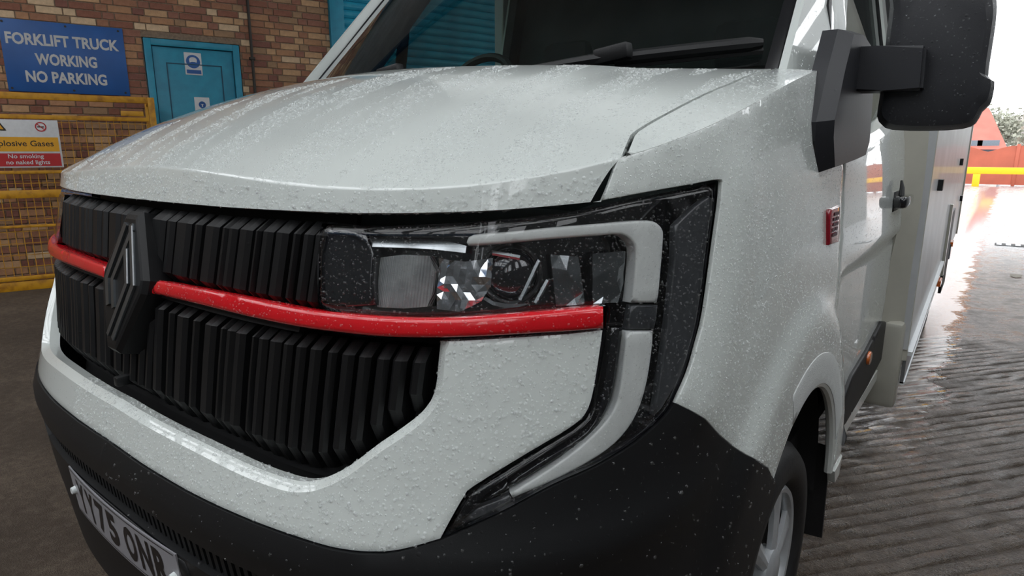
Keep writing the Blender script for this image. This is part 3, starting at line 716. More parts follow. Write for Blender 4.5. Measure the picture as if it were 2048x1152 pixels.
for side in (1, -1):
    h = V(patch('headlight', hp, M['gloss_black'], step=.03, off=-.062, th=.01)); h['label'] = 'black headlight unit with curved grey light guide behind clear lens'
    S(wallstrip('lamp_rim', hp, -.064, -.004, M['gloss_black']), h)
    kids = []
    kids.append(patch('lamp_lens', hp, M['lens'], step=.02, off=-.001, th=.003, rnd=.012))
    # the light guide: upper arm, then the long tail along the outer edge
    g1o = crom([(926, 481), (940, 465), (1020, 459), (1100, 451), (1200, 444), (1267, 439), (1308, 440), (1326, 455), (1328, 478), (1323, 540), (1317, 603)], 3)
    g1i = crom([(1263, 603), (1268, 560), (1272, 505), (1266, 483), (1242, 467), (1190, 469), (1100, 475), (1000, 483), (930, 487)], 3)
    kids.append(patch('light_guide', U(np.concatenate([g1o, g1i]), -.014), M['guide'], step=.016, off=-.014, th=.02, rnd=.004))
    g2o = crom([(1309, 660), (1300, 735), (1284, 802), (1257, 855), (1214, 898), (1149, 937), (1083, 968), (1022, 993)], 3)
    g2i = crom([(1016, 983), (1105, 929), (1170, 881), (1214, 837), (1236, 794), (1246, 730), (1253, 660)], 3)
    kids.append(patch('light_guide', U(np.concatenate([g2o, g2i]), -.014), M['guide'], step=.016, off=-.014, th=.02, rnd=.004))
    kids.append(patch('light_guide_joint', U([(1263, 607), (1317, 607), (1310, 655), (1254, 655)], -.018), M['guide_dim'], step=.016, off=-.018, th=.012, rnd=.002))
    kids.append(patch('light_guide_tip', U([(1014, 986), (1018, 995), (960, 1026), (928, 1040), (922, 1034), (950, 1010)], -.016), M['guide_dim'], step=.012, off=-.016, th=.012, rnd=.002))
    # side reflector facing the wheel
    kids.append(patch('side_reflector', U(np.concatenate([crom([(1352, 450), (1395, 410), (1422, 395), (1413, 475), (1392, 621), (1376, 690), (1358, 746), (1322, 815)], 3), crom([(1308, 830), (1325, 730), (1340, 620), (1350, 520)], 3)]), -.010), M['guide_dim'], step=.014, off=-.010, th=.01, rnd=.002))
    # inner bezel edge beside the panel
    kids.append(patch('bezel', U(np.concatenate([crom([(1222, 650), (1207, 760), (1192, 826), (1158, 868), (1066, 922), (960, 990)], 3), crom([(975, 992), (1090, 926), (1165, 876), (1205, 832), (1228, 770), (1246, 650)], 3)]), -.024), M['gloss_black'], step=.02, off=-.024, th=.012, rnd=.003))
    kids.append(patch('bezel', U([(640, 452), (690, 455), (728, 466), (742, 505), (738, 560), (742, 606), (690, 610), (640, 605), (638, 560), (638, 500)], -.010), M['gloss_black'], step=.02, off=-.010, th=.02, rnd=.003))
    # main lamp chamber
    kids.append(patch('bezel', U(np.concatenate([crom([(655, 462), (760, 468), (850, 470), (925, 486)], 3), crom([(925, 500), (850, 492), (760, 488), (655, 484)], 3)]), -.02), M['satin'], step=.01, off=lambda u, z: -.012 - .6 * (z - z.min()), th=.01))  # satin strip added, tilted up to mimic the reflection along the lens top
    kids.append(patch('diffuser_block', U([(746, 505), (800, 500), (848, 502), (856, 530), (852, 575), (842, 603), (800, 606), (744, 603)], -.03), M['diffuser'], step=.016, off=lambda u, z: -.03 + .010 * np.sin((u - u.min()) / (u.max() - u.min()) * math.pi), th=.02))
    rs = np.random.RandomState(3)
    fac = lambda amp, base: (lambda u, z: base + amp * rs.uniform(-1, 1, len(u)))
    kids.append(patch('reflector', U([(862, 505), (915, 512), (972, 505), (968, 560), (948, 592), (905, 612), (858, 606)], -.036), M['chrome'], step=.011, off=fac(.0035, -.036), th=.01, angle=3))
    kids.append(patch('reflector', U([(1092, 500), (1150, 505), (1165, 600), (1105, 604)], -.036), M['satin'], step=.02, off=fac(.0035, -.036), th=.01, angle=3))
    kids.append(patch('reflector', U([(1180, 500), (1248, 496), (1244, 560), (1232, 598), (1182, 600)], -.034), M['satin'], step=.02, off=fac(.0035, -.034), th=.01, angle=3))
    kids.append(patch('lens_ring', U([(955, 590), (975, 602), (1000, 608), (1030, 606), (1052, 599), (1030, 600), (1000, 599), (975, 594), (960, 585)], -.028), M['chrome'], step=.01, off=-.028, th=.01))
    pc = cast([(1022, 548)], -.045)[0]; pn = skin_n(*U([(1022, 548)], -.045)[0])
    bm = bmesh.new(); bmesh.ops.create_uvsphere(bm, u_segments=24, v_segments=14, radius=.036)
    rot = Vector(tuple(pn)).to_track_quat('Z', 'Y').to_matrix().to_4x4()
    bmesh.ops.transform(bm, matrix=Matrix.Translation(tuple(pc)) @ rot @ Matrix.Diagonal((1, 1, .55, 1)), verts=bm.verts)
    kids.append(bm_obj('projector_lens', bm, M['gloss_black'], None, True, 80))
    bm = bmesh.new(); ring = []
    tube(bm, [Matrix.Translation(tuple(pc)) @ rot @ Vector((.041 * math.cos(a), .041 * math.sin(a), .006)) for a in np.linspace(0, 2 * math.pi, 33)], .004, 8, False)
    kids.append(bm_obj('lens_ring', bm, M['plastic'], None, True))
    for kx in ((1078, 520, 1040, 600), (1095, 560, 1070, 606), (985, 505, 1040, 515)):
        a = cast([(kx[0], kx[1])], -.03)[0]; b = cast([(kx[2], kx[3])], -.03)[0]
        kids.append(tube_obj('bezel', [a, b], .004, M['satin'], None, 6))
    for q in kids: S(q, h)
    if side < 0:
        for q in [h] + list(h.children):
            for v_ in q.data.vertices: v_.co.x = -v_.co.x
            q.data.flip_normals()

# ---- white front panel around the lower grille
g_edge_px = crom([(171, 757), (238, 804), (310, 846), (393, 888), (490, 935), (569, 963), (612, 966), (647, 957), (690, 935), (745, 894), (800, 857), (836, 829), (858, 800), (867, 767), (871, 725), (875, 684)], 4)
ge = half(g_edge_px)
p_top = U(crom([(877, 684), (960, 680), (1058, 674), (1140, 668), (1206, 661)], 3))
p_in = U(crom([(1206, 664), (1192, 757), (1177, 818), (1145, 853), (1058, 905), (947, 973), (928, 993), (906, 1030), (882, 1074)], 3))
p_bot_px = crom([(129, 804), (199, 866), (254, 907), (300, 938), (392, 991), (510, 1044), (628, 1085), (686, 1099), (740, 1104), (800, 1100), (880, 1078)], 3)
pb = half(p_bot_px)
hr = np.concatenate([ge, p_top, p_in[1:-1], pb[::-1]])
full = np.concatenate([(ge * [-1, 1])[::-1], ge[1:], p_top, p_in[1:-1], pb[::-1], (pb[1:] * [-1, 1]), (p_in[1:-1] * [-1, 1])[::-1], (p_top * [-1, 1])[::-1]])
def panel_off(u, z): return -.012 * ss(.72, .78, z) * ss(.62, .40, np.abs(u)) * 0
V(patch('front_panel', full, M['paint'], step=.02, off=0.0, th=.022, rnd=.013, cham=both(ge), angle=30))

# ---- red strip, two halves
s_top = crom([(313, 563), (400, 580), (486, 597), (600, 620), (700, 632), (800, 639), (892, 640), (975, 636), (1058, 630), (1140, 623), (1212, 617)], 3)
s_bot = crom([(1212, 661), (1140, 667), (1058, 672), (975, 677), (892, 680), (820, 680), (767, 678), (700, 672), (600, 659), (500, 639), (400, 614), (297, 589)], 3)
sp_ = U(np.concatenate([s_top, s_bot]), .011)
strip = V(patch('trim_strip', sp_, M['red'], step=.014, off=.011, th=.028, rnd=.007, mirror=True))
for q in strip: q['label'] = 'glossy red strip across the grille'

# ---- grille
gb_top = half([(240, 394), (312, 404), (451, 416), (600, 424), (640, 426)])
ug_top = gb_top[-1, 0]
gpoly = np.concatenate([[[0, 1.175]], [[ug_top, 1.175]], [[ug_top + .01, .99]], [[ge[-1, 0] + .015, .97]], (ge[::-1] + np.array([0, -.004])), [[0, ge[0, 1] - .004]]])
gfull = np.concatenate([gpoly[:-1], (gpoly[1:-1] * [-1, 1])[::-1]]) if False else None
gp = np.array([[-ug_top, 1.175], [ug_top, 1.175], [ug_top + .01, .99], [ge[-1, 0] + .012, .97]] + [list(p + np.array([0, -.006])) for p in ge[::-1]] + [[-p[0], p[1] - .006] for p in ge[1:]] + [[-ge[-1, 0] - .012, .97], [-ug_top - .01, .99]])
grille = V(patch('grille', gp, M['grille_back'], step=.03, off=-.080, th=.01)); grille['label'] = 'black grille of upright plastic fins in two tiers'
up_f = [(288, 312), (319, 331), (338, 364), (375, 385), (396, 420), (432, 441), (444, 458), (465, 488), (500, 507), (512, 531), (538, 562), (576, 586), (595, 614), (619, 638)]
lo_f = [(285, 298), (314, 321), (330, 349), (364, 373), (387, 408), (422, 430), (434, 448), (451, 470), (488, 496), (500, 517), (522, 545), (552, 569), (578, 597), (606, 629), (644, 662), (672, 698), (707, 733), (745, 771), (778, 808), (819, 846)]
def fin(ul, ur, z0, z1, front, c_top, c_bot, sgn, lean=0.0):
    """upright bar on the skin: front face narrower than its foot, both ends chamfered back"""
    back = -.080; zs = [z0, z0 + c_bot] + list(np.linspace(z0 + c_bot, z1 - c_top, 6)[1:-1]) + [z1 - c_top, z1]
    fo = [front - .026] + [front] * (len(zs) - 2) + [front - .022]; fo = [max(f - lean * (z1 - z), back + .012) for f, z in zip(fo, zs)]
    w = ur - ul; ch = min(.007, w * .28); vs = []
    for z, f in zip(zs, fo):
        for u, o in ((ul - .001, back), (ul, f - .007), (ul + ch, f), (ur - ch, f), (ur, f - .007), (ur + .001, back)):
            vs.append(SP(np.array([u * sgn]), np.array([z]), o)[0])
    n = 6; fs = [tuple(range(n))[::-1], tuple(range((len(zs) - 1) * n, len(zs) * n))]
    for i in range(len(zs) - 1):
        for k in range(n):
            fs.append((i * n + k, i * n + (k + 1) % n, (i + 1) * n + (k + 1) % n, (i + 1) * n + k))
    bm = bmesh.new(); bv = [bm.verts.new(tuple(map(float, p))) for p in vs]
    for q in fs: bm.faces.new([bv[i] for i in q])
    S(bm_obj('fin', bm, M['fin'], None, False), grille)
for a, b in up_f:
    q = U([(a, 500), (b, 500)], 0.0); zt = np.interp(q[:, 0].mean(), hb[:, 0], hb[:, 1]) - .012
    for sg in (1, -1): fin(q[0, 0], q[1, 0], 1.014, zt, .0, .022, .018, sg, .09)
for a, b in lo_f:
    q = U([(a, 720), (b, 720)], -.004); um = q[:, 0].mean()
    zb = np.interp(um, ge[:, 0], ge[:, 1]) if um < ge[:, 0].max() * .93 else np.interp(um, ge[len(ge) * 2 // 3:, 0], ge[len(ge) * 2 // 3:, 1])
    uu_ = ge[:, 0]; ii = int(np.argmin(ge[:, 1])); 
    zb = np.interp(um, uu_[:ii + 1], ge[:ii + 1, 1]) if um < uu_[ii] else np.interp(um, uu_[ii:], ge[ii:, 1])
    for sg in (1, -1): fin(q[0, 0], q[1, 0], max(zb + .010, .70), .984, -.004, .020, .030, sg, .14)
# centre fins behind the badge
for uc_ in (-.055, -.02, .02, .055):
    for z0, z1 in ((1.014, 1.145), (ge[0, 1] + .012, .984)):
        fin(uc_ - .008, uc_ + .008, z0, z1, -.010, .02, .02, 1, .11)
# shelf behind the red strip and small camera box low on the grille
V(patch('strip_bracket', np.array([[-.50, .984], [.50, .984], [.50, 1.016], [-.50, 1.016]]), M['grille_back'], step=.03, off=-.016, th=.03))
cp = cast([(239, 762)], -.02)[0]
bm = bmesh.new(); box(bm, (-.009, -.008, -.010), (.009, .03, .010), Matrix.Translation(tuple(cp)), .003); S(bm_obj('sensor_box', bm, M['plastic'], None, True), grille)

# ---- lozenge badge
ZB = 1.000; HB, WB = .127, .082
def BP(x, z, o): return SP(np.array([x]), np.array([z]), o)[0]
loz = [(-.018, HB), (.018, HB), (WB, .012), (WB, -.012), (.020, -HB), (-.020, -HB), (-WB, -.012), (-WB, .012)]
bm = bmesh.new(); rings = []
for sc, o in ((1.06, -.03), (1.06, .010), (1.0, .020), (.93, .022)):
    rings.append([bm.verts.new(tuple(BP(x * sc, ZB + z * sc, o))) for x, z in loz])
for A, B in zip(rings, rings[1:]):
    for k in range(8): bm.faces.new((A[k], A[(k + 1) % 8], B[(k + 1) % 8], B[k]))
bm.faces.new(rings[0]); bm.faces.new(rings[-1])
badge = V(bm_obj('badge', bm, M['fin'])); badge['label'] = 'dark lozenge emblem in the centre of the grille'
def bar(name, pts, wd, o0, o1, mat):
    """flat band along a polyline in badge coordinates"""
    P = np.array(pts, float); L = []; Rr = []
    for i in range(len(P)):
        d0 = P[i] - P[i - 1] if i else P[1] - P[0]; d1 = P[i + 1] - P[i] if i < len(P) - 1 else d0
        d0 = d0 / np.hypot(*d0); d1 = d1 / np.hypot(*d1); n0 = np.array([-d0[1], d0[0]]); n1 = np.array([-d1[1], d1[0]]); nn = n0 + n1; nn = nn / (nn @ n0) / 1.0
        L.append(P[i] + nn * wd / 2); Rr.append(P[i] - nn * wd / 2)
    bm = bmesh.new(); q = [[bm.verts.new(tuple(BP(p[0], ZB + p[1], o))) for p in S_] for S_, o in ((L, o0), (L, o1), (Rr, o1), (Rr, o0))]
    for A, B in ((0, 1), (1, 2), (2, 3), (3, 0)):
        for i in range(len(P) - 1): bm.faces.new((q[A][i], q[A][i + 1], q[B][i + 1], q[B][i]))
    bm.faces.new([q[k][0] for k in range(4)]); bm.faces.new([q[k][-1] for k in range(4)])
    S(bm_obj(name, bm, mat), badge)
bar('emblem_band', [(.008, .108), (.056, 0), (.008, -.108)], .013, .016, .026, M['badge_line'])
bar('emblem_band', [(.004, .062), (.030, 0), (-.016, -.104)], .011, .016, .026, M['badge_line'])
bar('emblem_band', [(-.008, .108), (-.056, 0), (-.034, -.050)], .013, .016, .026, M['badge_line'])
bar('emblem_band', [(.016, .100), (-.030, 0), (-.008, -.052)], .011, .016, .026, M['badge_line'])
bar('emblem_highlight', [(.016, .106), (.0635, 0)], .002, .0255, .0275, M['badge_highlight'])  # thin pale bars: highlights painted along the right-hand bands
bar('emblem_highlight', [(.011, .062), (.0365, 0)], .002, .0255, .0275, M['badge_highlight'])

# ---- bumper: black lip, slotted channel, lower bumper
hl = U(crom([(884, 1079), (996, 1031), (1105, 974), (1192, 935), (1270, 888), (1324, 840), (1347, 806)], 3))
bt = U([(1375, 821), (1401, 837.5), (1440, 873), (1480, 908), (1515, 932)])
arc2 = []
for a in np.linspace(a_start, 3.05, 10):
    y = WY + R_ARCH * math.cos(a); z = WZ + R_ARCH * math.sin(a); n_ = nzf(z); yl = y - y0f(z)
    tt_ = math.acos(max(0, min(1, (1 - yl / D0))) ** (n_ / 2)); arc2.append(np.array([float(np.interp(tt_, _tt, _ss)), z]))
arc2 = list(U(crom([(1532, 962), (1519, 1003), (1501, 1060), (1480, 1130), (1462, 1195), (1450, 1250)], 3)))
ZS0, ZS1, US = .555, .612, .56
bp = np.concatenate([pb - np.array([0, .002]), hl[1:], bt, np.array(arc2), [[arc2[-1][0] - .02, .27], [1.0, .24], [.5, .235], [0, .235], [0, ZS0], [US - .04, ZS0], [US, (ZS0 + ZS1) / 2], [US - .04, ZS1], [0, ZS1]]])
def bump_off(u, z):
    return .010 * np.exp(-((z - (.655 + .10 * np.clip(np.abs(u) - .6, 0, 1))) / .035) ** 2) * ss(1.35, 1.1, np.abs(u))
bumper = V(patch('bumper', bp, M['plastic'], step=.022, off=bump_off, th=.02, mirror=True))
V(patch('bumper_channel', np.array([[-US, ZS0 - .01], [US, ZS0 - .01], [US, ZS1 + .01], [-US, ZS1 + .01]]), M['grille_back'], step=.04, off=-.045, th=.006))
for k in range(-26, 27):
    u_ = k * .0205; P = []
    S(patch('slat', np.array([[u_ - .0055, ZS0 - .004], [u_ + .0055, ZS0 - .004], [u_ + .0055, ZS1 + .004], [u_ - .0055, ZS1 + .004]]), M['plastic'], step=.07, off=-.012, th=.03), bumper[0])
V(patch('bumper_lower', np.array([[-.62, .20], [.62, .20], [.70, .245], [-.70, .245]]), M['plastic'], step=.04, off=-.03, th=.02))

# ---- number plate
def plate_pt(x, z, o): return np.array([x, .003 + .16 * x * x - o + .08 * (.50 - z), z])
bm = bmesh.new(); PX = np.linspace(-.26, .26, 15); Q = []
for o in (0, .003):
    Q.append([[bm.verts.new(tuple(plate_pt(x, z, o))) for x in PX] for z in (.4455, .5565)])
for i in range(14):
    bm.faces.new((Q[1][0][i], Q[1][0][i + 1], Q[1][1][i + 1], Q[1][1][i])); bm.faces.new((Q[0][0][i], Q[0][1][i], Q[0][1][i + 1], Q[0][0][i + 1]))
    for r_ in (0, 1): bm.faces.new((Q[0][r_][i], Q[0][r_][i + 1], Q[1][r_][i + 1], Q[1][r_][i]))
for e_ in (0, 14): bm.faces.new((Q[0][0][e_], Q[0][1][e_], Q[1][1][e_], Q[1][0][e_]))
plate = V(bm_obj('number_plate', bm, M['plate'])); plate['label'] = 'white number plate with black characters YY75 ONR'
xs = -.219
for ch in 'YY75 ONR':
    if ch == ' ': xs += .022 + .0; continue
    tv, tf = text_mesh(ch, 1.0, offset=.042, width=.050 if ch != '1' else .014, height=.079)
    vs = [plate_pt(p[0] + xs + .025, p[1] + .501, .0036) for p in tv]
    S(mesh_obj('character', vs, tf, M['plate_black']), plate); xs += .061
for za in (.4505, .5515):
    bm = bmesh.new()
    for i in range(14):
        a, b = PX[i] * .97, PX[i + 1] * .97; vs = [bm.verts.new(tuple(plate_pt(x, z, .0035))) for x, z in ((a, za - .0012), (b, za - .0012), (b, za + .0012), (a, za + .0012))]; bm.faces.new(vs)
    S(bm_obj('plate_border', bm, M['plate_black']), plate)
for x in (-.242, .242):
    bm = bmesh.new(); bmesh.ops.create_cone(bm, cap_ends=True, segments=14, radius1=.0095, radius2=.0075, depth=.010, matrix=Matrix.Translation(tuple(plate_pt(x, .503, .007))) @ Matrix.Rotation(math.pi / 2, 4, 'X'))
    S(bm_obj('screw_cap', bm, M['screw'], None, True), plate)
V(patch('plate_mount', np.array([[-.30, .425], [.30, .425], [.30, .548], [-.30, .548]]), M['plastic'], step=.04, off=.004, th=.03, rnd=.004))

# ---- cab door and its fittings (near side), mirrored for the far side
dfront = [np.array([us(y + .006, z), z]) for y, z in dl if z <= 1.25] ; dfront[0] = np.array([us(1.458, .365), .365])
belt = [(1.33, 1.262), (1.45, 1.250), (1.62, 1.258), (1.85, 1.285), (2.05, 1.315), (2.25, 1.36), (2.46, 1.42)]
dp = dfront + [np.array([us(y, z), z]) for y, z in belt] + [np.array([us(y, z), z]) for y, z in ((2.485, 1.25), (2.50, 1.0), (2.495, .7), (2.47, .45), (2.46, .365))]
cabdoor = V(patch('cab_door', dp, M['paint_side'], step=.03, th=.012, rnd=.004, mirror=True))
# shelf between the belt line and the glass
b3 = np.array([SP(us(y, z), z, 0.0) for y, z in belt]); top3 = b3 * np.array([1, 1, 1]); top3 = b3 + np.array([-.045, .015, .045])
mid3 = (b3 + top3) / 2 + np.array([.012, 0, .008])
Gs = np.array([b3, mid3, top3])
s1 = S(grid_solid('window_sill', Gs[:, :, :], .006, M['paint']), cabdoor[0]); S(mirror_copy(s1, None), cabdoor[1])
def sideX(z): return 1.0 - .20 * (z - 1.3)
def side_prism(name, yz, xo, th, mat, sgn=1):
    return prism(name, yz, lambda p, s: (sgn * (sideX(p[1]) + xo - (th if s else 0)), p[0], p[1]), mat)
for sg, dr in ((1, cabdoor[0]), (-1, cabdoor[1])):
    gz = [(1.40, 1.27), (1.62, 1.285), (1.85, 1.31), (2.06, 1.345), (2.30, 1.41), (2.36, 1.55), (2.36, 2.05), (1.95, 2.08), (1.80, 1.98), (1.42, 1.50)]
    S(side_prism('window_glass', gz, -.028, .005, M['sideglass'], sg), dr)
    S(side_prism('window_frame', [(1.36, 1.27), (1.40, 1.27), (1.42, 1.50), (1.80, 1.98), (1.95, 2.08), (2.36, 2.05), (2.36, 1.42), (2.46, 1.42), (2.46, 2.16), (1.92, 2.16), (1.76, 2.06), (1.36, 1.54)], -.012, .010, M['paint_plain'], sg), dr)
    S(side_prism('frame_liner', [(1.36, 1.27), (1.40, 1.27), (1.42, 1.50), (1.80, 1.98), (1.95, 2.08), (2.36, 2.05), (2.36, 1.42), (2.46, 1.42), (2.46, 2.16), (1.92, 2.16), (1.76, 2.06), (1.36, 1.54)], -.023, .05, M['dark'], sg), dr)
    S(side_prism('window_seal', [(1.345, 1.45), (1.375, 1.45), (1.40, 1.58), (1.80, 2.05), (1.95, 2.12), (1.94, 2.16), (1.78, 2.09), (1.36, 1.60)], -.004, .03, M['plastic'], sg), dr)
    S(side_prism('quarter_divider', [(1.62, 1.27), (1.66, 1.27), (1.66, 1.83), (1.62, 1.78)], -.022, .03, M['plastic'], sg), dr)
# inner door cards, dark, up to the glass line seen through the cab
V(prism('door_card', [(1.15, 1.0), (2.45, 1.0), (2.45, 1.50), (2.30, 1.46), (1.9, 1.42), (1.30, 1.40)], lambda p, s: (-.955 + .04 * s, p[0], p[1]), M['dark']))
V(prism('door_card', [(1.15, 1.0), (2.45, 1.0), (2.45, 1.36), (2.0, 1.30), (1.5, 1.25), (1.30, 1.24)], lambda p, s: (.955 - .04 * s, p[0], p[1]), M['dark']))
# door handle: cup and black grip
hy, hz_ = 2.33, 1.075
S(patch('handle_cup', np.array([[us(hy - .10, hz_), hz_ - .035], [us(hy + .08, hz_), hz_ - .035], [us(hy + .08, hz_), hz_ + .035], [us(hy - .10, hz_), hz_ + .035]]), M['plastic'], step=.05, off=.002, th=.006, rnd=.001), cabdoor[0])
bm = bmesh.new(); hx = 1.02
box(bm, (hx, hy - .11, hz_ - .022), (hx + .045, hy + .10, hz_ + .022), bevel=.012); S(bm_obj('door_handle', bm, M['gloss_black'], None, True), cabdoor[0])
bm = bmesh.new(); tube(bm, [(hx + .02, hy - .06, hz_ + .02), (hx + .018, hy - .05, hz_ + .05), (hx + .012, hy - .04, hz_ + .075)], [.010, .008, .004], 8); S(bm_obj('key_cover', bm, M['plastic'], None, True), cabdoor[0])
# red plaque on the wing
rb = np.array([U([p], 0)[0] for p in [(1652, 420), (1673, 411), (1673, 483), (1652, 490)]])
rbadge = V(patch('wing_plaque', rb, M['red_badge'], step=.03, off=.008, th=.01, rnd=.003)); rbadge['label'] = 'small upright red plaque on the wing'
_c = rb.mean(0); tv, tf = text_mesh('ROLLER', .02, width=.05, height=.022) if False else (None, None)
bm = bmesh.new()
for k in range(5):
    zc_ = _c[1] + .028 - k * .012; h_ = .004
    for a, b in ((-.030, -.006), (.002, .026)) if k % 2 else ((-.026, .028),):
        q = [SP(np.array([_c[0] + x]), np.array([zc_ + y]), .0095)[0] for x, y in ((a, -h_), (b, -h_), (b, h_), (a, h_))]; bm.faces.new([bm.verts.new(tuple(map(float, p))) for p in q])
tag(S(bm_obj('plaque_print', bm, simple('plaque_grey', (.09, .05, .06, 1), .6, noise=.2)), rbadge), kind='stuff')
# black lower moulding with an amber marker
mo = U([(1675, 889), (1692, 830), (1720, 754), (1748, 705), (1777, 645), (1784, 645), (1783, 690), (1779, 712), (1748, 775), (1706, 851)], .01)
mould = V(patch('side_moulding', mo, M['plastic'], step=.04, off=.012, th=.015, rnd=.006))
mc = U([(1755, 719)], .02)[0]
S(patch('side_marker', np.array([[mc[0] + .035 * math.cos(a), mc[1] + .026 * math.sin(a)] for a in np.linspace(0, 2 * math.pi, 14, endpoint=False)]), M['amber'], step=.03, off=.021, th=.012, rnd=.004), mould)
# sill
V(patch('sill', np.array([[us(1.475, .34), .315], [us(2.52, .34), .315], [us(2.52, .34), .36], [us(1.455, .34), .36]]), M['paint_plain'], step=.06, off=.004, th=.02, mirror=True))

# ---- windscreen, pillars, scuttle
def wsP(x, z): return np.array([x, .885 + .22 * (abs(x) / .9) ** 2.2 + (z - 1.44) * .98, z])
def wsx(z): return .905 - .10 * (z - 1.44)
zz = np.linspace(1.39, 2.12, 12); kk = np.linspace(-1, 1, 25)
G = np.array([[wsP(k * wsx(z), z) for k in kk] for z in zz])
V(grid_solid('windscreen', G, .006, M['windscreen'], angle=60))
fr_ = np.array([[wsP(k * wsx(z), z) + np.array([0, -.003, .002]) for k in np.linspace(.972, 1.0, 4)] for z in zz])
f1 = V(grid_solid('windscreen_border', fr_, .004, M['gloss_black'])); V(mirror_copy(f1, None))
pil = []
for z in np.linspace(1.395, 2.2, 14):
    a = wsP(wsx(z), z) + np.array([.004, .002, 0]); ow = .30 - .14 * (z - 1.4)
    b = np.array([sideX(z) + .004, a[1] + ow, z]); mid = (a + b) / 2 + np.array([.016, -.012, 0]); m2 = (a + 2 * b) / 3 + np.array([.016, -.004, 0]); m1 = (3 * a + b) / 4 + np.array([.012, -.010, 0])
    lip = a + np.array([.006, -.024, .022]); pil.append([a, a * .5 + lip * .5, lip, lip + np.array([.016, .002, 0]), m1 + np.array([.004, -.002, 0]), mid, m2, b])
p1 = V(grid_solid('windscreen_pillar', np.array(pil), .006, M['paint'], angle=60)); V(mirror_copy(p1, None))
# scuttle: black plastic between bonnet and glass
G = []
for q in np.linspace(0, 1, 5):
    row = []
    for x in np.linspace(-.90, .90, 31):
        y = (yrear(min(abs(x), .88)) - .01) * (1 - q) + (wsP(x, 1.44)[1] + .02) * q; z = topf(min(abs(x), .88), min(y, 1.05)) - .018 - .018 * math.sin(math.pi * q) + .012 * q
        row.append((x, y, z))
    G.append(row)
V(grid_solid('scuttle', np.array(G, float), .01, M['plastic']))
# wipers
def ws_n(x): n = Vector((0, -1, .98)); n.normalize(); return np.array(n)
def wiper(x0, z0, x1, z1, arm0, r_b, clip):
    bl = [wsP(x, z) + ws_n(x) * (.022) for x, z in zip(np.linspace(x0, x1, 12), np.linspace(z0, z1, 12))]
    o = V(tube_obj('wiper', bl, [r_b] * 11 + [r_b * .6], M['fin'], None, 10))
    bm = bmesh.new(); tube(bm, [p - ws_n(0) * .014 + np.array([0, -.004, -.006]) for p in bl], .008, 6); S(bm_obj('wiper_rubber', bm, M['dark'], None, True), o)
    mid = bl[0]; a = np.array(arm0)
    bm = bmesh.new(); tube(bm, [a, a * .6 + mid * .4 + np.array([0, 0, .004]), mid + ws_n(0) * .006], [.009, .011, .016], 8); S(bm_obj('wiper_arm', bm, M['fin'], None, True), o)
    bm = bmesh.new(); box(bm, (-.045, -.016, -.016), (.045, .016, .020), Matrix.Translation(tuple(mid + ws_n(0) * .012)) @ Matrix.Rotation(-.12, 4, 'Y'), .006); S(bm_obj('wiper_clip', bm, M['fin'], None, True), o)
wiper(.575, 1.447, .865, 1.472, (.27, .885, 1.438), .016, True)
wiper(-.10, 1.447, .06, 1.440, (-.62, .93, 1.447), .008, False)

# ---- door mirror
MY = 1.30
def rp(px, y): return [ony(p, y) for p in px]
ho = crom([(1776, -45), (1780, 10), (1774, 60), (1769, 110), (1760, 190), (1754, 232), (1764, 250), (1785, 260), (1860, 262), (1925, 258), (1950, 247), (1964, 222), (1979, 208), (1986, 190), (1989, 163), (1976, 152), (1984, 90), (1993, 30), (1993, 0), (1985, -45), (1960, -62), (1880, -66), (1800, -62)], 2, True)
cpx = ho.mean(0)
ring_defs = [(ho * .80 + cpx * .20, MY - .045), (ho * .93 + cpx * .07, MY - .038), (ho, MY)]
rings = [np.array(rp(r, y)) for r, y in ring_defs]
back = rings[2].copy(); back[:, 1] += .11; cb = back.mean(0); rings.append(cb + (back - cb) * np.array([.97, 1, .97])); b2 = cb + (back - cb) * np.array([.90, 1, .90]); b2[:, 1] += .015; rings.append(b2)
n = len(ho); vs = np.concatenate(rings); fs = [tuple(range(n))] + [tuple(range(4 * n, 5 * n))[::-1]]
for i in range(4):
    for k in range(n): fs.append((i * n + k, i * n + (k + 1) % n, (i + 1) * n + (k + 1) % n, (i + 1) * n + k))
bm = bmesh.new(); bv = [bm.verts.new(tuple(p)) for p in vs]
for f in fs: bm.faces.new([bv[i] for i in f])
mirr = V(bm_obj('door_mirror', bm, M['mirror'], None, True, 30)); mirr['label'] = 'large black door mirror on a stubby arm'
gl = cb + (back - cb) * np.array([.84, 1, .84]); gl[:, 1] += .017; S(mesh_obj('mirror_glass', gl, [tuple(range(n))[::-1]], M['chrome']), mirr)
ax = [(1686, 93), (1750, 91), (1853, 90), (1845, 181), (1765, 181), (1686, 182)]
A = np.array(rp(ax, MY - .075)); B = A.copy(); B[:, 1] += .09
bm = bmesh.new(); va = [bm.verts.new(tuple(p)) for p in A]; vb = [bm.verts.new(tuple(p)) for p in B]
bm.faces.new(va); bm.faces.new(vb[::-1])
for k in range(6): bm.faces.new((va[k], va[(k + 1) % 6], vb[(k + 1) % 6], vb[k]))
bmesh.ops.bevel(bm, geom=list(bm.edges), offset=.006, segments=2, affect='EDGES')
S(bm_obj('mirror_arm', bm, M['mirror'], None, True, 30), mirr)
so = [(1676, 58), (1664, 105), (1655, 139), (1643, 195), (1632, 244), (1630, 282), (1635, 346), (1688, 328), (1711, 318), (1720, 290), (1726, 190), (1736, 130), (1722, 90), (1702, 62)]
P0 = np.array([onx(p, 1.012) for p in so]); P1 = P0.copy(); P1[:, 0] -= .03
cs = np.array([1.012, *P0[:, 1:].mean(0)]); P2 = cs + (P0 - cs) * np.array([1, .86, .92]); P2[:, 0] = 1.040
vs = np.concatenate([P1, P0, P2]); n = len(so); bm = bmesh.new(); bv = [bm.verts.new(tuple(p)) for p in vs]
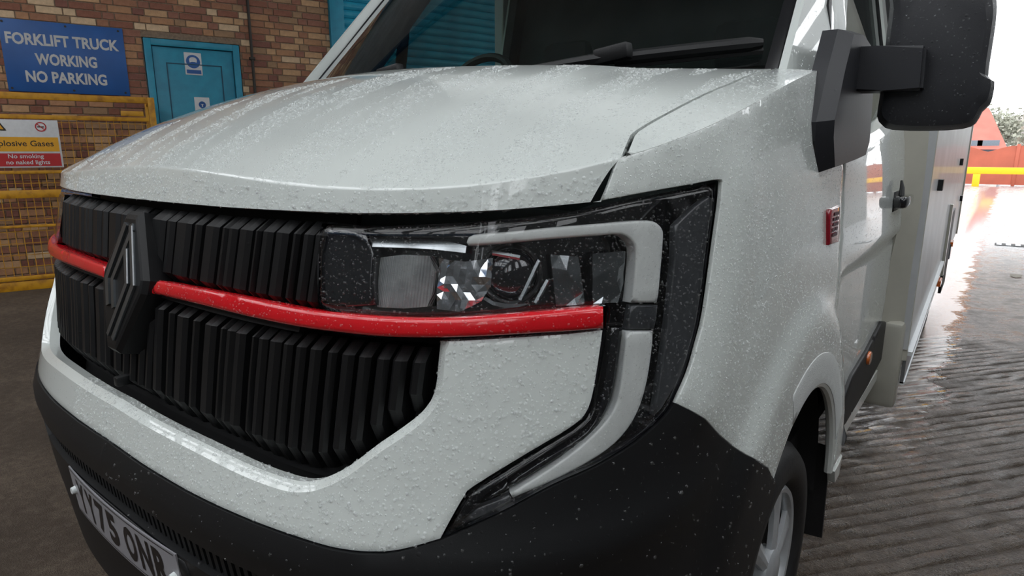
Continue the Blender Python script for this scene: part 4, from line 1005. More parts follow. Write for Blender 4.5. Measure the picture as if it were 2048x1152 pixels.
bm.faces.new(bv[:n]); bm.faces.new(bv[2 * n:][::-1])
for i in range(2):
    for k in range(n): bm.faces.new((bv[i * n + k], bv[i * n + (k + 1) % n], bv[(i + 1) * n + (k + 1) % n], bv[(i + 1) * n + k]))
S(bm_obj('mirror_sail', bm, M['mirror'], None, True, 25), mirr)

# ---- front wheel, arch liner, mud flap
def lathe_x(prof, seg=64):
    """profile of (x, r) swept about the wheel axis"""
    v = []; f = []; n = len(prof)
    for k in range(seg):
        a = 2 * math.pi * k / seg
        for x, r in prof: v.append((x + .018, WY + r * math.cos(a), WZ + r * math.sin(a)))
    for k in range(seg):
        for i in range(n - 1): f.append((k * n + i, k * n + i + 1, ((k + 1) % seg) * n + i + 1, ((k + 1) % seg) * n + i))
    return v, f
TR = .325; WZ_ARCH = WZ; WZ = .245
def wheel(sg):
    pr = [(.80, .21), (.80, .27), (.79, .315), (.81, TR - .006), (.84, TR), (.855, TR), (.857, TR - .008), (.865, TR - .008), (.867, TR), (.90, TR), (.902, TR - .008), (.91, TR - .008), (.912, TR), (.945, TR), (.965, TR - .004), (.985, TR - .022), (.995, .290), (.998, .26), (.996, .24), (.985, .226), (.965, .218), (.95, .210)]
    v_, f_ = lathe_x(pr); o = mesh_obj('wheel', np.array(v_) * [sg, 1, 1], f_, M['tyre'], None, True, 50)
    v_, f_ = lathe_x([(.955, .212), (.975, .213), (.982, .207), (.980, .196), (.965, .188), (.955, .188)]); S(mesh_obj('rim', np.array(v_) * [sg, 1, 1], f_, M['trim_silver'], None, True, 40), o)
    v_, f_ = lathe_x([(.93, .205), (.93, .02), (.93, .001)], 48); S(mesh_obj('rim_dish', np.array(v_) * [sg, 1, 1], f_, M['dark'], None, True), o)
    v_, f_ = lathe_x([(.955, .062), (.985, .060), (.992, .05), (.994, .001)], 32); S(mesh_obj('wheel_hub', np.array(v_) * [sg, 1, 1], f_, M['trim_silver'], None, True), o)
    for k in range(6):
        a = 2 * math.pi * (k + .20) / 6; ca, sa = math.cos(a), math.sin(a)
        bm = bmesh.new(); Q = []
        for r, hw, xf in ((.050, .016, .986), (.10, .020, .984), (.150, .026, .980), (.190, .044, .976), (.200, .050, .972)):
            ring = []
            for w_, x_ in ((-hw, xf - .018), (-hw, xf - .006), (-hw * .3, xf), (hw * .3, xf), (hw, xf - .006), (hw, xf - .018)):
                ring.append(bm.verts.new((sg * (x_ + .018), WY + r * ca - w_ * sa, WZ + r * sa + w_ * ca)))
            Q.append(ring)
        for R1, R2 in zip(Q, Q[1:]):
            for i in range(6): bm.faces.new((R1[i], R1[(i + 1) % 6], R2[(i + 1) % 6], R2[i]))
        bm.faces.new(Q[0]); bm.faces.new(Q[-1][::-1])
        S(bm_obj('spoke', bm, M['trim_silver'], None, False), o)
    return o
V(wheel(1)); V(wheel(-1)); WZ = WZ_ARCH
v_ = []; f_ = []
for k in range(25):
    a = -.15 + (math.pi + .3) * k / 24
    for x in (.55, 1.0): v_.append((x, WY + .43 * math.cos(a), WZ + .43 * math.sin(a)))
for k in range(24): f_.append((2 * k, 2 * k + 1, 2 * k + 3, 2 * k + 2))
bi = len(v_); ctr = [(.55, WY + .43 * math.cos(-.15 + (math.pi + .3) * k / 24), WZ + .43 * math.sin(-.15 + (math.pi + .3) * k / 24)) for k in range(25)]; v_ += ctr; f_.append(tuple(range(bi, bi + 25)))
al = V(mesh_obj('arch_liner', v_, f_, M['dark'], None, True)); V(mirror_copy(al, None))
fl = np.array([ony(p, 1.50) for p in ((1606, 880), (1661, 896), (1643, 1076), (1604, 1066))]); fl2 = fl.copy(); fl2[:, 1] += .012
bm = bmesh.new(); va = [bm.verts.new(tuple(p)) for p in fl]; vb = [bm.verts.new(tuple(p)) for p in fl2]; bm.faces.new(va); bm.faces.new(vb[::-1])
for k in range(4): bm.faces.new((va[k], va[(k + 1) % 4], vb[(k + 1) % 4], vb[k]))
V(bm_obj('mud_flap', bm, M['tyre']))
fl_in = [np.array([us(WY + R_ARCH * math.cos(a), WZ + R_ARCH * math.sin(a)), WZ + R_ARCH * math.sin(a)]) for a in np.linspace(1.95, .35, 24)]
fl_out = [np.array([us(WY + (R_ARCH + .075) * math.cos(a), WZ + (R_ARCH + .075) * math.sin(a)), WZ + (R_ARCH + .075) * math.sin(a)]) for a in np.linspace(.42, 1.95, 24)]
V(patch('arch_flange', np.array(fl_in + fl_out), M['flange'], step=.025, off=.0015, th=.006, rnd=.001))
# rolled lip along the arch
ap = np.array(arch); bm = bmesh.new(); tube(bm, [SP(np.array([p[0]]), np.array([p[1]]), -.012)[0] for p in ap], .012, 8); V(bm_obj('arch_lip', bm, M['paint_plain'], None, True))

# ---- living body behind the cab
def BX(y): return 1.10 - .02 * (y - 2.56)
YB0, YB1 = 2.56, 7.4
bm = bmesh.new()
sec = [(YB0, 1.0), (4.0, 1), (5.5, 1), (YB1, 1)]
pts = []
for y, _ in sec:
    b = BX(y); pts.append([bm.verts.new((sx_ * (b - dx), y, z)) for sx_, dx, z in ((1, 0, .45), (1, 0, 2.75), (1, .12, 2.92), (-1, .12, 2.92), (-1, 0, 2.75), (-1, 0, .45))])
for A, B in zip(pts, pts[1:]):
    for k in range(6): bm.faces.new((A[k], A[(k + 1) % 6], B[(k + 1) % 6], B[k]))
bm.faces.new(pts[0]); bm.faces.new(pts[-1][::-1])
lbody = V(bm_obj('living_body', bm, M['body']))
V(box_obj('overcab', (-1.0, 1.75, 2.14), (1.0, 2.6, 2.9), M['paint_plain'], None, .06))
# flared fairing between cab and body
def loft(name, A, B, mat, th=.01): 
    k = np.linspace(0, 1, 7)[:, None, None]; A = np.array(A, float); B = np.array(B, float); mid = (A + B) / 2 + np.array([-.02, .01, 0])
    G = (1 - k) ** 2 * A + 2 * k * (1 - k) * mid + k ** 2 * B
    return grid_solid(name, G.transpose(1, 0, 2), th, mat)
zs_ = np.linspace(.40, 2.6, 12)
xa = lambda z: float(skin0(us(2.49, min(z, 1.4)), min(z, 1.4))[0]) if z < 1.4 else sideX(z) - .01
f1 = V(loft('cab_fairing', [(xa(z) - .002, 2.485, z) for z in zs_], [(1.102, 2.575, z) for z in zs_], M['fairing'])); V(mirror_copy(f1, None))
bm = bmesh.new(); box(bm, (.95, 2.50, .20), (1.085, 2.60, .57), bevel=.02); V(bm_obj('step_cover', bm, M['fairing'], None, True))
def body_strip(name, ya, za, yb, zb, h, th, mat, x=0.0):
    P = [(ya, za), (yb, zb), (yb, zb + h), (ya, za + h)]
    return prism(name, P, lambda p, s: (BX(p[0]) + x + (th if s else -.004), p[0], p[1]), mat)
V(body_strip('skirt_strip', 2.60, .415, 4.68, .515, .018, .018, M['white_trim']))
V(body_strip('skirt', 2.60, .29, 4.60, .40, .13, .010, M['alu'], -.01))
V(body_strip('skirt_strip', 2.60, .285, 4.60, .395, .012, .014, M['white_trim'], -.01))
S(body_strip('panel_edge', 4.86, .40, 4.95, .40, .50, .016, M['fairing']), lbody)
S(body_strip('wheel_arch_trim', 5.0, .25, 5.55, .25, .58, .014, M['plastic']), lbody)
S(body_strip('panel_edge', 5.60, .42, 5.72, .42, .12, .02, M['alu']), lbody)
for ya, za in ((4.25, .43), (5.62, .52)): S(body_strip('side_marker', ya, za, ya + .12, za + .005, .035, .03, M['amber']), lbody)
for ya, za in ((5.45, 1.155), (3.05, 1.08), (6.9, .80)): S(body_strip('body_hinge', ya, za, ya + .07, za, .05, .02, M['plastic']), lbody)
S(body_strip('corner_trim', YB1 - .10, .45, YB1, .45, 2.3, .012, M['fairing']), lbody)
V(box_obj('chassis', (-.9, 2.4, .30), (.9, 7.2, .50), M['dark']))
for sg in (1, -1):
    bm = bmesh.new(); bmesh.ops.create_cone(bm, cap_ends=True, segments=32, radius1=.335, radius2=.335, depth=.2, matrix=Matrix.Translation((sg * .88, 5.3, .255)) @ Matrix.Rotation(math.pi / 2, 4, 'Y')); V(bm_obj('wheel', bm, M['tyre'], None, True))

# ---- cab interior
V(box_obj('dashboard', (-.92, 1.20, .9), (.92, 1.62, 1.425), M['interior'], None, .05))
V(box_obj('cab_floor', (-.95, 1.1, .40), (.95, 2.5, .46), M['dark']))
V(box_obj('cab_back', (-.95, 2.45, .45), (.95, 2.52, 2.2), M['interior']))
bm = bmesh.new(); rot = Matrix.Translation((-.42, 1.60, 1.47)) @ Matrix.Rotation(math.radians(62), 4, 'X')
tube(bm, [rot @ Vector((.185 * math.cos(a), .185 * math.sin(a), 0)) for a in np.linspace(0, 2 * math.pi, 41)], .017, 8, False)
stw = V(bm_obj('steering_wheel', bm, M['plastic'], None, True))
for a in (0, math.pi, -math.pi / 2):
    bm = bmesh.new(); tube(bm, [rot @ Vector((0, 0, -.03)), rot @ Vector((.18 * math.cos(a), .18 * math.sin(a), 0))], .018, 6); S(bm_obj('spoke', bm, M['plastic'], None, True), stw)
for sx_ in (-.45, .42):
    s_ = V(box_obj('seat', (sx_ - .25, 1.85, .75), (sx_ + .25, 2.35, .95), M['seat'], None, .06))
    S(box_obj('seat_back', (sx_ - .24, 2.25, .95), (sx_ + .24, 2.40, 1.55), M['seat'], None, .06), s_); S(box_obj('headrest', (sx_ - .13, 2.29, 1.58), (sx_ + .13, 2.38, 1.78), M['seat'], None, .04), s_)

# ================================================================== THINGS AROUND
CAM = CAM_W
M['sign_blue'] = simple('sign_blue', srgb(22, 82, 150), .45, noise=.10, nscale=5)
M['sign_white'] = simple('sign_white', srgb(205, 205, 205), .5, noise=.05, nscale=30)
M['sign_yellow'] = simple('sign_yellow', srgb(222, 160, 20), .5, noise=.04)
M['sign_red'] = simple('sign_red', srgb(178, 24, 30), .5, noise=.04)
M['sign_black'] = simple('sign_black', srgb(40, 34, 26), .6, noise=.1)
M['letter_grey'] = simple('letter_white', srgb(190, 190, 188), .5, noise=.05)
def flat(name, pts2, h, mat, mtx, par):
    bm = bmesh.new(); bm.faces.new([bm.verts.new(mtx @ Vector((x, h, z))) for x, z in pts2]); o = bm_obj(name, bm, mat, None); o.parent = par; o.matrix_parent_inverse = par.matrix_world.inverted(); return o
def put(o, par):
    o.parent = par; o.matrix_parent_inverse = par.matrix_world.inverted(); return o
def wall_text(s, cx, cz, wd, ht, h, mtx, mat, par, name='lettering', off=.0, spacing=1.0):
    tv, tf = text_mesh(s, 1.0, offset=off, width=wd, height=ht, spacing=spacing)
    vs = [mtx @ Vector((cx - p[0] * FLIP, h, cz + p[1])) for p in tv]
    return put(mesh_obj(name, vs, tf, mat), par)
# local frame: x along the wall. Seen from the van the wall's along-axis runs to the right, so no mirroring is needed
FLIP = -1
bpy.context.view_layer.update()
s0, z1 = onwall((-6, 35)); s1, z0 = onwall((258, 192)); s1b, z1b = onwall((247, 58))
s1 = (s1 + s1b) / 2; z1 = (z1 + z1b) / 2; zc = (z0 + z1) / 2
def wbox(name, lo, hi, mat, mtx=WM, bevel=.002):
    bm = bmesh.new(); box(bm, lo, hi, mtx, bevel); return bm_obj(name, bm, mat, None, True)
sign = empty('wall_sign'); sign.matrix_world = WM @ Matrix.Translation(((s0 + s1) / 2, .002, z0)); tag(sign, 'blue wall sign reading FORKLIFT TRUCK WORKING NO PARKING', 'sign')
bpy.context.view_layer.update()
put(wbox('sign_board', (s0, .004, z0), (s1, .016, z1), M['sign_blue']), sign)
sw, sh_ = s1 - s0, z1 - z0
def rowtext(s, pxl, pxr, h_frac, cz):
    a = onwall(pxl)[0]; b = onwall(pxr)[0]; wall_text(s, (a + b) / 2, cz, b - a, h_frac, .018, WM, M['letter_grey'], sign, off=.034)
H_ = sh_ * .165
rowtext('FORKLIFT TRUCK', (11, 80), (237, 92), H_, z1 - sh_ * .26)
rowtext('WORKING', (70, 115), (193, 120), H_, z1 - sh_ * .53)
rowtext('NO PARKING', (51, 146), (213, 155), H_, z1 - sh_ * .78)
for fx in (.03, .52, .96):
    for zq in (z0 + .03, z1 - .03):
        bm = bmesh.new(); bmesh.ops.create_cone(bm, cap_ends=True, segments=10, radius1=.011, radius2=.008, depth=.006, matrix=WM @ Matrix.Translation((s0 + sw * fx, .018, zq)) @ Matrix.Rotation(math.pi / 2, 4, 'X')); put(bm_obj('screw', bm, M['sign_black']), sign)

# safety signs on the door
def safety(name, pa, pb_, label, kind):
    a, zt_ = onwall(pa); b, zb_ = onwall(pb_); r = empty(name); r.matrix_world = WM @ Matrix.Translation(((a + b) / 2, 0, zb_)); bpy.context.view_layer.update(); tag(r, label, 'sign', 'safety signs on the turquoise door')
    h0 = -.0075; put(wbox('sign_board', (a, h0, zb_), (b, h0 + .003, zt_), M['sign_white']), r)
    w_, H = b - a, zt_ - zb_; cx = (a + b) / 2
    h = h0 + .0042
    circ = lambda cx_, cz_, rr, n=24: [(cx_ + rr * math.cos(t_), cz_ + rr * math.sin(t_)) for t_ in np.linspace(0, 2 * math.pi, n, endpoint=False)]
    if kind == 0:
        rr = w_ * .41; cz_ = zt_ - H * .40
        flat('symbol_disc', circ(cx, cz_, rr), h, M['sign_blue'], WM, r)
        flat('symbol_mask', [(cx + rr * .55 * math.cos(t_), cz_ + rr * .25 + rr * .42 * math.sin(t_)) for t_ in np.linspace(0, math.pi, 10)] + [(cx - rr * .5, cz_ - rr * .15), (cx - rr * .2, cz_ - rr * .05), (cx + rr * .2, cz_ - rr * .05), (cx + rr * .5, cz_ - rr * .15)], h + .001, M['sign_white'], WM, r)
        flat('caption_bar', [(a + w_ * .08, zb_ + H * .06), (b - w_ * .08, zb_ + H * .06), (b - w_ * .08, zb_ + H * .23), (a + w_ * .08, zb_ + H * .23)], h, M['sign_blue'], WM, r)
    else:
        rr = w_ * .24; cz_ = zt_ - H * .26
        flat('symbol_disc', circ(cx, cz_, rr), h, M['sign_blue'], WM, r)
        flat('symbol_figure', [(cx - rr * .5, cz_ + rr * .2), (cx + rr * .5, cz_ + rr * .2), (cx + rr * .15, cz_), (cx + rr * .15, cz_ - rr * .6), (cx - rr * .15, cz_ - rr * .6), (cx - rr * .15, cz_)], h + .001, M['sign_white'], WM, r)
        flat('caption_bar', [(a + w_ * .08, zb_ + H * .06), (b - w_ * .08, zb_ + H * .06), (b - w_ * .08, zb_ + H * .46), (a + w_ * .08, zb_ + H * .46)], h, M['sign_blue'], WM, r)
safety('safety_sign', (367, 104), (406, 151), 'white sign with large blue mask symbol, upper one on the turquoise door', 0)
safety('safety_sign', (388, 194), (424, 252), 'white sign with small blue symbol and caption, lower one on the turquoise door', 1)

# conduit on the wall
pa = onwall((494, -60)); pb2 = onwall((511, 205))
cs_ = (onwall((494, 0))[0] + onwall((510, 200))[0]) / 2
cond = tube_obj('wall_conduit', [tuple(WM @ Vector((cs_, .03, 0))), tuple(WM @ Vector((cs_, .03, Z_WALL)))], .016, M['sign_black']); tag(cond, 'thin dark conduit pipe running up the brick wall', 'pipe')
for k in range(6): put(wbox('pipe_clip', (cs_ - .03, .0, .3 + k * .7), (cs_ + .03, .05, .33 + k * .7), M['sign_black']), cond)

# yellow gas cage
t = NT('yellow_paint'); v = t.coords(); t.l(t.ramp(t.noise(v, 14, 5), [(.28, srgb(150, 98, 10)), (.5, srgb(196, 140, 16)), (.75, srgb(206, 150, 22))]), t.b.inputs['Base Color']); t.b.inputs['Roughness'].default_value = .5; M['yellow'] = t.m
cage = empty('gas_cage', tuple(CQ)); cage.rotation_euler = (0, 0, 0); tag(cage, 'yellow mesh cage for gas bottles against the brick wall', 'cage')
bpy.context.view_layer.update()
def cw(px): return onwall(px, CQ)
ce = cw((306, 205))[0]; zt = cw((0, 190))[1]
def cbar(name, s0, s1, z0, z1, d0=-.02, d1=.02): return put(wbox(name, (s0, d0, z0), (s1, d1, z1), M['yellow'], CM, .003), cage)
z2 = cw((150, 236))[1]; z3 = cw((0, 388))[1]; z4 = cw((0, 455))[1]; z5 = cw((0, 345))[1]; z6 = cw((0, 560))[1]
cbar('top_rail', -2.2, ce, zt - .03, zt + .03); cbar('post', ce - .05, ce + .01, 0, zt + .03, -.03, .03); cbar('gate_rail', -2.2, ce - .06, z2 - .02, z2 + .02, .0, .035)
cbar('gate_rail', -2.2, ce - .06, z3 - .045, z3 + .03, .0, .03); cbar('gate_rail', -2.2, ce - .06, z4 - .012, z4 + .012, .0, .03); cbar('gate_rail', -2.2, ce - .06, z5 - .015, z5 + .015, 0, .03)
cbar('gate_rail', -2.2, ce - .06, z6 - .02, z6 + .02, 0, .03); cbar('base_rail', -2.2, ce, .0, .09); cbar('gate_latch', ce - .30, ce - .10, cw((270, 228))[1] - .025, cw((270, 228))[1] + .025, .02, .05)
cbar('post', -2.2, -2.14, 0, zt); cbar('back_post', ce - .05, ce, 0, zt, -.50, -.45); cbar('side_rail', ce - .04, ce, zt - .03, zt + .03, -.5, -.02); cbar('side_rail', ce - .04, ce, .03, .08, -.5, -.02)
bm = bmesh.new()
for k in range(int((ce + 2.1) / .062)):
    s_ = -2.1 + k * .062; box(bm, (s_ - .0028, .008, .06), (s_ + .0028, .014, z2), CM)
for k in range(14):
    zq = .12 + k * .115; box(bm, (-2.14, .014, zq - .0025), (ce - .05, .019, zq + .0025), CM)
tag(put(bm_obj('wire_mesh', bm, M['yellow']), cage), kind='stuff')

# warning sign on the cage
gs1 = (cw((119, 240))[0] + cw((124, 332))[0]) / 2; _tv, _ = text_mesh('Explosive Gases', 1.0); gs0 = cw((108, 290))[0] * 2 - gs1 - (np.ptp(_tv[:, 0]) / np.ptp(_tv[:, 1])) * .070 * 1.02; gz1 = (cw((0, 237))[1] + cw((117, 243))[1]) / 2; gz0 = (cw((0, 337))[1] + cw((124, 333))[1]) / 2
gsign = empty('warning_sign', tuple(CM @ Vector(((gs0 + gs1) / 2, .04, gz0)))); tag(gsign, 'white, yellow and red gas warning sign hung on the yellow cage', 'sign'); bpy.context.view_layer.update()
put(wbox('sign_board', (gs0, .038, gz0), (gs1, .044, gz1), M['sign_white'], CM), gsign)
gh = gz1 - gz0
zy1 = gz1 - gh * .36; zy0 = gz1 - gh * .66; zr1 = gz1 - gh * .70; zr0 = gz0 + gh * .03
rect = lambda a, b, c, d: [(a, c), (b, c), (b, d), (a, d)]
flat('yellow_band', rect(gs0 + .01, gs1 - .015, zy0, zy1), .0455, M['sign_yellow'], CM, gsign)
flat('red_band', rect(gs0 + .01, gs1 - .015, zr0, zr1), .0455, M['sign_red'], CM, gsign)
def ctext(s, ra, cz, ht, mat):
    # right end given by pixel, width from the letter count
    e = cw(ra)[0]; tv, tf = text_mesh(s, 1.0); wd = (tv[:, 0].max() - tv[:, 0].min()) / (tv[:, 1].max() - tv[:, 1].min()) * ht * 1.02
    wall_text(s, e - wd / 2, cz, wd, ht, .047, CM, mat, gsign, off=.012)
ctext('Explosive Gases', (108, 290), (zy0 + zy1) / 2, .070, M['sign_black'])
ctext('No smoking', (88, 311), zr1 - (zr1 - zr0) * .27, .050, M['sign_white']); ctext('no naked lights', (101, 326), zr1 - (zr1 - zr0) * .74, .050, M['sign_white'])
cx_, cz_ = cw((82, 254)); 
rr = .045; ann = [(cx_ + q * math.cos(a), cz_ + q * math.sin(a)) for q in (rr, rr * .78) for a in np.linspace(0, 2 * math.pi, 24, endpoint=False)]
bm = bmesh.new(); bv = [bm.verts.new(CM @ Vector((x, .047, z))) for x, z in ann]
for k in range(24): bm.faces.new((bv[k], bv[(k + 1) % 24], bv[24 + (k + 1) % 24], bv[24 + k]))
put(bm_obj('prohibition_ring', bm, M['sign_red']), gsign)
dgn = lambda a, b, wd: [(a[0] - wd, a[1] - wd), (a[0] + wd, a[1] + wd), (b[0] + wd, b[1] + wd), (b[0] - wd, b[1] - wd)]
flat('cigarette_symbol', [(cx_ - .026, cz_ - .006), (cx_ + .026, cz_ - .006), (cx_ + .026, cz_ + .005), (cx_ - .026, cz_ + .005)], .0468, M['sign_black'], CM, gsign)
flat('prohibition_bar', [(cx_ - .03, cz_ + .025), (cx_ - .025, cz_ + .031), (cx_ + .03, cz_ - .025), (cx_ + .025, cz_ - .031)], .0475, M['sign_red'], CM, gsign)
tx, tz = cw((-8, 250)); 
flat('warning_triangle', [(tx - .075, tz - .05), (tx + .075, tz - .05), (tx, tz + .085)], .0468, M['sign_black'], CM, gsign); flat('triangle_fill', [(tx - .055, tz - .039), (tx + .055, tz - .039), (tx, tz + .06)], .0476, M['sign_yellow'], CM, gsign)

# ---- beyond the van: wavy fence, yellow barrier, houses, trees
M['fence'] = simple('fence_red', srgb(168, 88, 68), .7, noise=.12, nscale=2)
M['barrier'] = simple('barrier_yellow', srgb(242, 180, 10), .5, noise=.05)
M['roof_red'] = simple('roof_tiles', srgb(190, 96, 84), .8, noise=.12, nscale=1.5)
M['roof_grey'] = simple('roof_grey', srgb(150, 140, 140), .8, noise=.1, nscale=1.5)
M['render'] = simple('house_render', srgb(200, 190, 180), .8, noise=.05)
M['window'] = simple('house_window', srgb(90, 100, 110), .2, noise=.1)
M['bark'] = simple('bark', srgb(110, 98, 90), .9, noise=.2)
M['leaf'] = simple('foliage', srgb(150, 152, 138), .9, noise=.25, nscale=2)
FY = onz((2048, 373), 0)[1]; PW = 1.93
tops = [(k / 12, 1.36 + .24 * abs(math.cos(math.pi * k / 12)) ** 1.3) for k in range(13)]
ORD = ['first', 'second', 'third', 'fourth', 'fifth', 'sixth', 'seventh', 'eighth']
for k in range(0, 8):
    x0 = -.35 + k * PW
    fp = empty('fence_panel', (x0 + PW / 2, FY, 0)); tag(fp, '%s red fence panel with dipped top, counted rightwards from the van corner' % ORD[k], 'fence', 'red fence panels')
    bm = bmesh.new(); poly = [(0.06, .05), (PW - .06, .05)] + [(.06 + t_ * (PW - .12), z) for t_, z in reversed(tops)]
    va = [bm.verts.new((x - PW / 2, 0, z)) for x, z in poly]; vb = [bm.verts.new((x - PW / 2, .04, z)) for x, z in poly]; bm.faces.new(va); bm.faces.new(vb[::-1])
    for i in range(len(poly)): bm.faces.new((va[i], va[(i + 1) % len(poly)], vb[(i + 1) % len(poly)], vb[i]))
    bm_obj('panel', bm, M['fence'], fp); box_obj('post', (-PW / 2 - .06, -.03, 0), (-PW / 2 + .06, .07, 1.66), M['fence'], fp, .01)
BYY = FY - 1.2
barr = empty('barrier', (2, BYY, 0)); tag(barr, 'long yellow steel barrier rail in front of the red fence', 'barrier')
box_obj('rail', (-8, -.05, .50), (22, .05, .76), M['barrier'], barr, .02)
for x in (-4, -1.6, .05, 2.4, 4.8, 7.2, 9.6, 12): box_obj('post', (x - .12, -.04, 0), (x + .12, .06, .5), M['barrier'], barr, .01)
def house(name, x, y, w_, d_, h_, rh, mr, label):
    r = empty(name, (x, y, 0)); tag(r, label, 'house')
    wl = box_obj('wall', (-w_ / 2, 0, 0), (w_ / 2, d_, h_), M['render'], r)
    v_ = [(-w_ / 2 - .3, -.3, h_), (w_ / 2 + .3, -.3, h_), (w_ / 2 + .3, d_ + .3, h_), (-w_ / 2 - .3, d_ + .3, h_), (-w_ / 2 + w_ * .3, d_ / 2, h_ + rh), (w_ / 2 - w_ * .3, d_ / 2, h_ + rh)]
    mesh_obj('roof', v_, [(0, 1, 5, 4), (1, 2, 5), (2, 3, 4, 5), (3, 0, 4), (3, 2, 1, 0)], mr, r)
    for wx in (-.28, .05, .30): box_obj('window', (w_ * wx - .5, -.04, 1.0), (w_ * wx + .5, .02, 2.0), M['window'], wl, .01)
def at(px, Y): return ony(px, Y)
a = at((1935, 300), 44); house('house', a[0], 44, 3.0, 6, 1.5, 2.4, M['roof_red'], 'house with a steep red roof seen past the van corner')
a = at((2032, 300), 66); house('house', a[0] + .5, 66, 5.8, 8, 2.3, 2.1, M['roof_grey'], 'pale grey roofed house behind the red fence')
def tree(x, y, h_, rr, label):
    r = empty('tree', (x, y, 0)); tag(r, label, 'tree', 'trees behind the fence')
    bm = bmesh.new(); tube(bm, [(0, 0, 0), (.05, 0, h_ * .5), (0, .05, h_ * .85)], [.16, .11, .04], 7)
    rs = random.Random(int(x * 10)); tips = []
    for k in range(14):
        z_ = h_ * rs.uniform(.35, .8); a = rs.uniform(0, 6.28); e = (rr * .9 * math.cos(a) * rs.uniform(.5, 1), rr * .9 * math.sin(a), z_ + rr * rs.uniform(.2, .7)); tube(bm, [(0, 0, z_), e], [.05, .012], 5); tips.append(e)
    bm_obj('trunk', bm, M['bark'], r, True)
    vs = []; fs = []
    for k in range(1500):
        e = rs.choice(tips); q = [e[i] + rs.gauss(0, rr * .30) for i in range(3)]; s_ = rs.uniform(.08, .16); d = [Vector((rs.gauss(0, 1), rs.gauss(0, 1), rs.gauss(0, 1))).normalized() * s_ for _ in range(2)]
        b = len(vs); vs += [Vector(q) + d[0], Vector(q) + d[1], Vector(q) - d[0], Vector(q) - d[1]]; fs.append((b, b + 1, b + 2, b + 3))
    tag(mesh_obj('foliage', vs, fs, M['leaf'], r), kind='stuff')
a = at((1992, 300), 56); tree(a[0], 56, 4.0, 1.3, 'pale bushy tree between the two house roofs')
a = at((2046, 300), 50); tree(a[0] + .9, 50, 4.2, 1.1, 'pale bushy tree at the right edge behind the fence')
# small things on the ground
lp = onz((2031, 553), 0.0); M['deadleaf'] = simple('dead_leaf', srgb(90, 80, 55), .6, noise=.2)
v_ = [(0, -.09, .004), (.04, -.04, .012), (.045, .02, .02), (0, .10, .008), (-.04, .03, .018), (-.035, -.04, .01), (0, 0, .012)]
lf_ = mesh_obj('dead_leaf', [(x * 1.3 + lp[0], y * 1.3 + lp[1], z) for x, y, z in v_], [(6, i, (i + 1) % 6) for i in range(6)], M['deadleaf']); tag(lf_, 'single brown leaf on the wet concrete', 'leaf')
dp_ = onz((2015, 490), 0.0); dr_ = empty('drain_grate', (dp_[0] + .3, dp_[1], 0)); tag(dr_, 'narrow dark drain grate across the wet yard', 'drain')
box_obj('grate_frame', (-.45, -.14, .0), (.9, .14, .006), M['dark'], dr_)
for k in range(12): box_obj('grate_bar', (-.43 + k * .11, -.12, .004), (-.37 + k * .11, .12, .010), M['alu'], dr_)

# ---- rain beads standing on the van
M['water'] = None
M['water'] = pane('water', (1, 1, 1, 1), 0.0, .9, alpha=.15, dark=(.92, .95, .95, 1)); M['water_faint_glint'] = pane('water_faint_glint', (1, 1, 1, 1), 0.0, 1.0, alpha=.025, dark=(.92, .95, .95, 1))  # white mixed into the water for the light that beads gather
def scatter(o, n, rmin, rmax, zf=None, side_only=None):
    me = o.data; Mx = o.matrix_world
    P = np.array([tuple(v_.co) for v_ in me.vertices]); N = []; A = []; T = []
    for p in me.polygons:
        vs = list(p.vertices)
        for k in range(1, len(vs) - 1):
            a, b, c = P[vs[0]], P[vs[k]], P[vs[k + 1]]; nn = np.cross(b - a, c - a); ar = np.linalg.norm(nn)
            if ar < 1e-10: continue
            nn = nn / ar; cen = (a + b + c) / 3; view = CAM - cen; view /= np.linalg.norm(view)
            if nn @ view < .08: continue
            if zf and not zf(cen): continue
            dd = np.linalg.norm(CAM - cen); T.append((a, b, c)); N.append(nn); A.append(ar)
    if not A: return []
    A = np.array(A); idx = np.random.choice(len(A), n, p=A / A.sum()); r1 = np.sqrt(np.random.rand(n)); r2 = np.random.rand(n)
    T = np.array(T)[idx]; N = np.array(N)[idx]
    pts = T[:, 0] * (1 - r1)[:, None] + T[:, 1] * (r1 * (1 - r2))[:, None] + T[:, 2] * (r1 * r2)[:, None]
    rad = rmin + (rmax - rmin) * np.random.rand(n) ** 2.5
    return list(zip(pts, N, rad))
CAM = CAM_V
drops = []
bpy.context.view_layer.update()
crease = lambda c: c[2] < topf(c[0], c[1]) - .012
drops += scatter(bonnet, 2600, .0010, .0036, lambda c: crease(c) and c[0] > -.5); _bd = scatter(bonnet, 34000, .0009, .0024, lambda c: not crease(c))
def _run(p): return math.sin(p[0] * 34 + 1.6 * math.sin(p[1] * 4 + p[0] * 6)) + .7 * math.sin(p[0] * 83 + 3 * p[1]) + .4 * math.sin(p[1] * 21 + p[0] * 40)
drops += [d for d in _bd if _run(d[0]) > random.uniform(-.5, .25)]                # beads stripped along run-off tracks
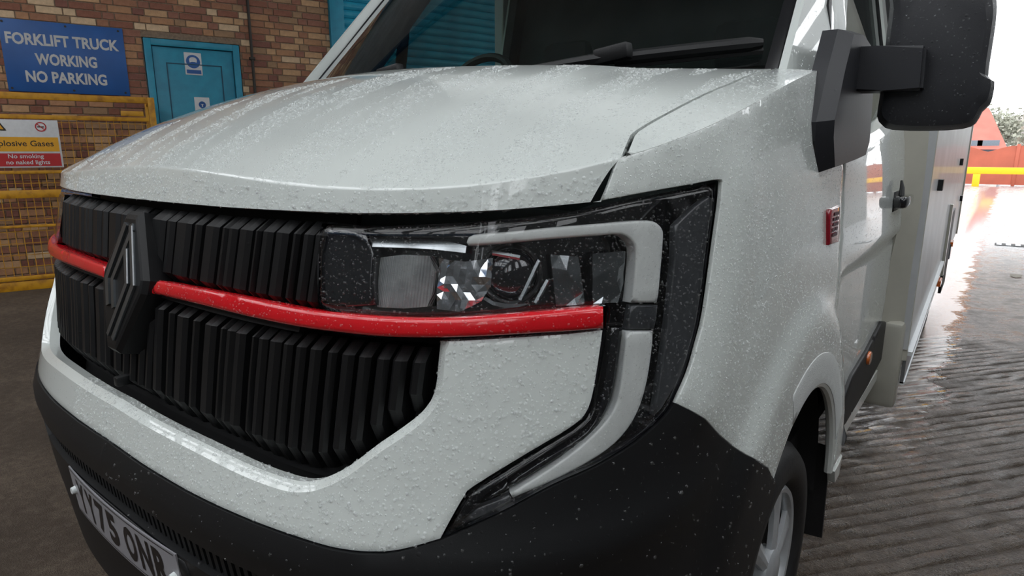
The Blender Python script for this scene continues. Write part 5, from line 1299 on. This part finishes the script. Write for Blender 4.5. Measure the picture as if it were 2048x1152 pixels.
drops += scatter(wing[0], 15000, .0007, .0019); drops += scatter(wing[0], 1500, .0012, .0032, lambda c: c[1] < .75); drops += scatter(sh1, 900, .0008, .0026); drops += scatter(cabdoor[0], 5000, .0008, .0020)
fpo = [o for o in van.children if o.name.startswith('front_panel')][0]; drops += scatter(fpo, 5200, .0008, .0034, lambda c: c[0] > -.2)
drops_p = drops; drops = []
drops += scatter(strip[0], 700, .0007, .0021)
lens_o = [c_ for h_ in van.children if h_.name == 'headlight' for c_ in h_.children if c_.name.startswith('lamp_lens')][0]; drops += scatter(lens_o, 4200, .0007, .0022)
drops += scatter(bumper[0], 1100, .0008, .0036); drops += scatter(mirr, 500, .0010, .0028)
for drops, wmat, wlab in ((drops_p, M['water'], 'rain beads standing on the white panels, painted paler for the light they gather'), (drops, M['water_faint_glint'], 'rain beads standing on lamp, strip, bumper and mirror, faintly whitened for sparkle')):
    NSEG = 6; ND = len(drops)
    Pd = np.array([d[0] for d in drops]); Nd = np.array([d[1] for d in drops]); Rd = np.array([d[2] for d in drops])[:, None]
    Ad = np.cross(Nd, [0.3, .2, .9]); Ad /= np.linalg.norm(Ad, axis=1, keepdims=True); Bd = np.cross(Nd, Ad); ph = np.random.rand(ND)
    vv = []
    for rr_, hh in ((1.0, -.15), (.82, .50)):
        for k in range(NSEG):
            an = ((k + ph) * 2 * math.pi / NSEG)[:, None]; vv.append(Pd + (Ad * np.cos(an) + Bd * np.sin(an)) * Rd * rr_ + Nd * Rd * hh)
    vv.append(Pd + Nd * Rd * .80)
    vs = np.stack(vv, 1).reshape(-1, 3); one = []
    for k in range(NSEG):
        k1 = (k + 1) % NSEG; one += [(k, k1, NSEG + k1), (k, NSEG + k1, NSEG + k), (NSEG + k, NSEG + k1, 2 * NSEG)]
    fs = (np.array(one)[None] + (np.arange(ND) * (2 * NSEG + 1))[:, None, None]).reshape(-1, 3).tolist()
    me = bpy.data.meshes.new('rain_beads'); me.from_pydata(vs.tolist(), [], fs); me.polygons.foreach_set('use_smooth', [True] * len(me.polygons)); me.materials.append(wmat)
    rb_ = bpy.data.objects.new('rain_beads', me); link(rb_); V(rb_); tag(rb_, wlab, kind='stuff')
van.location.z = DZ
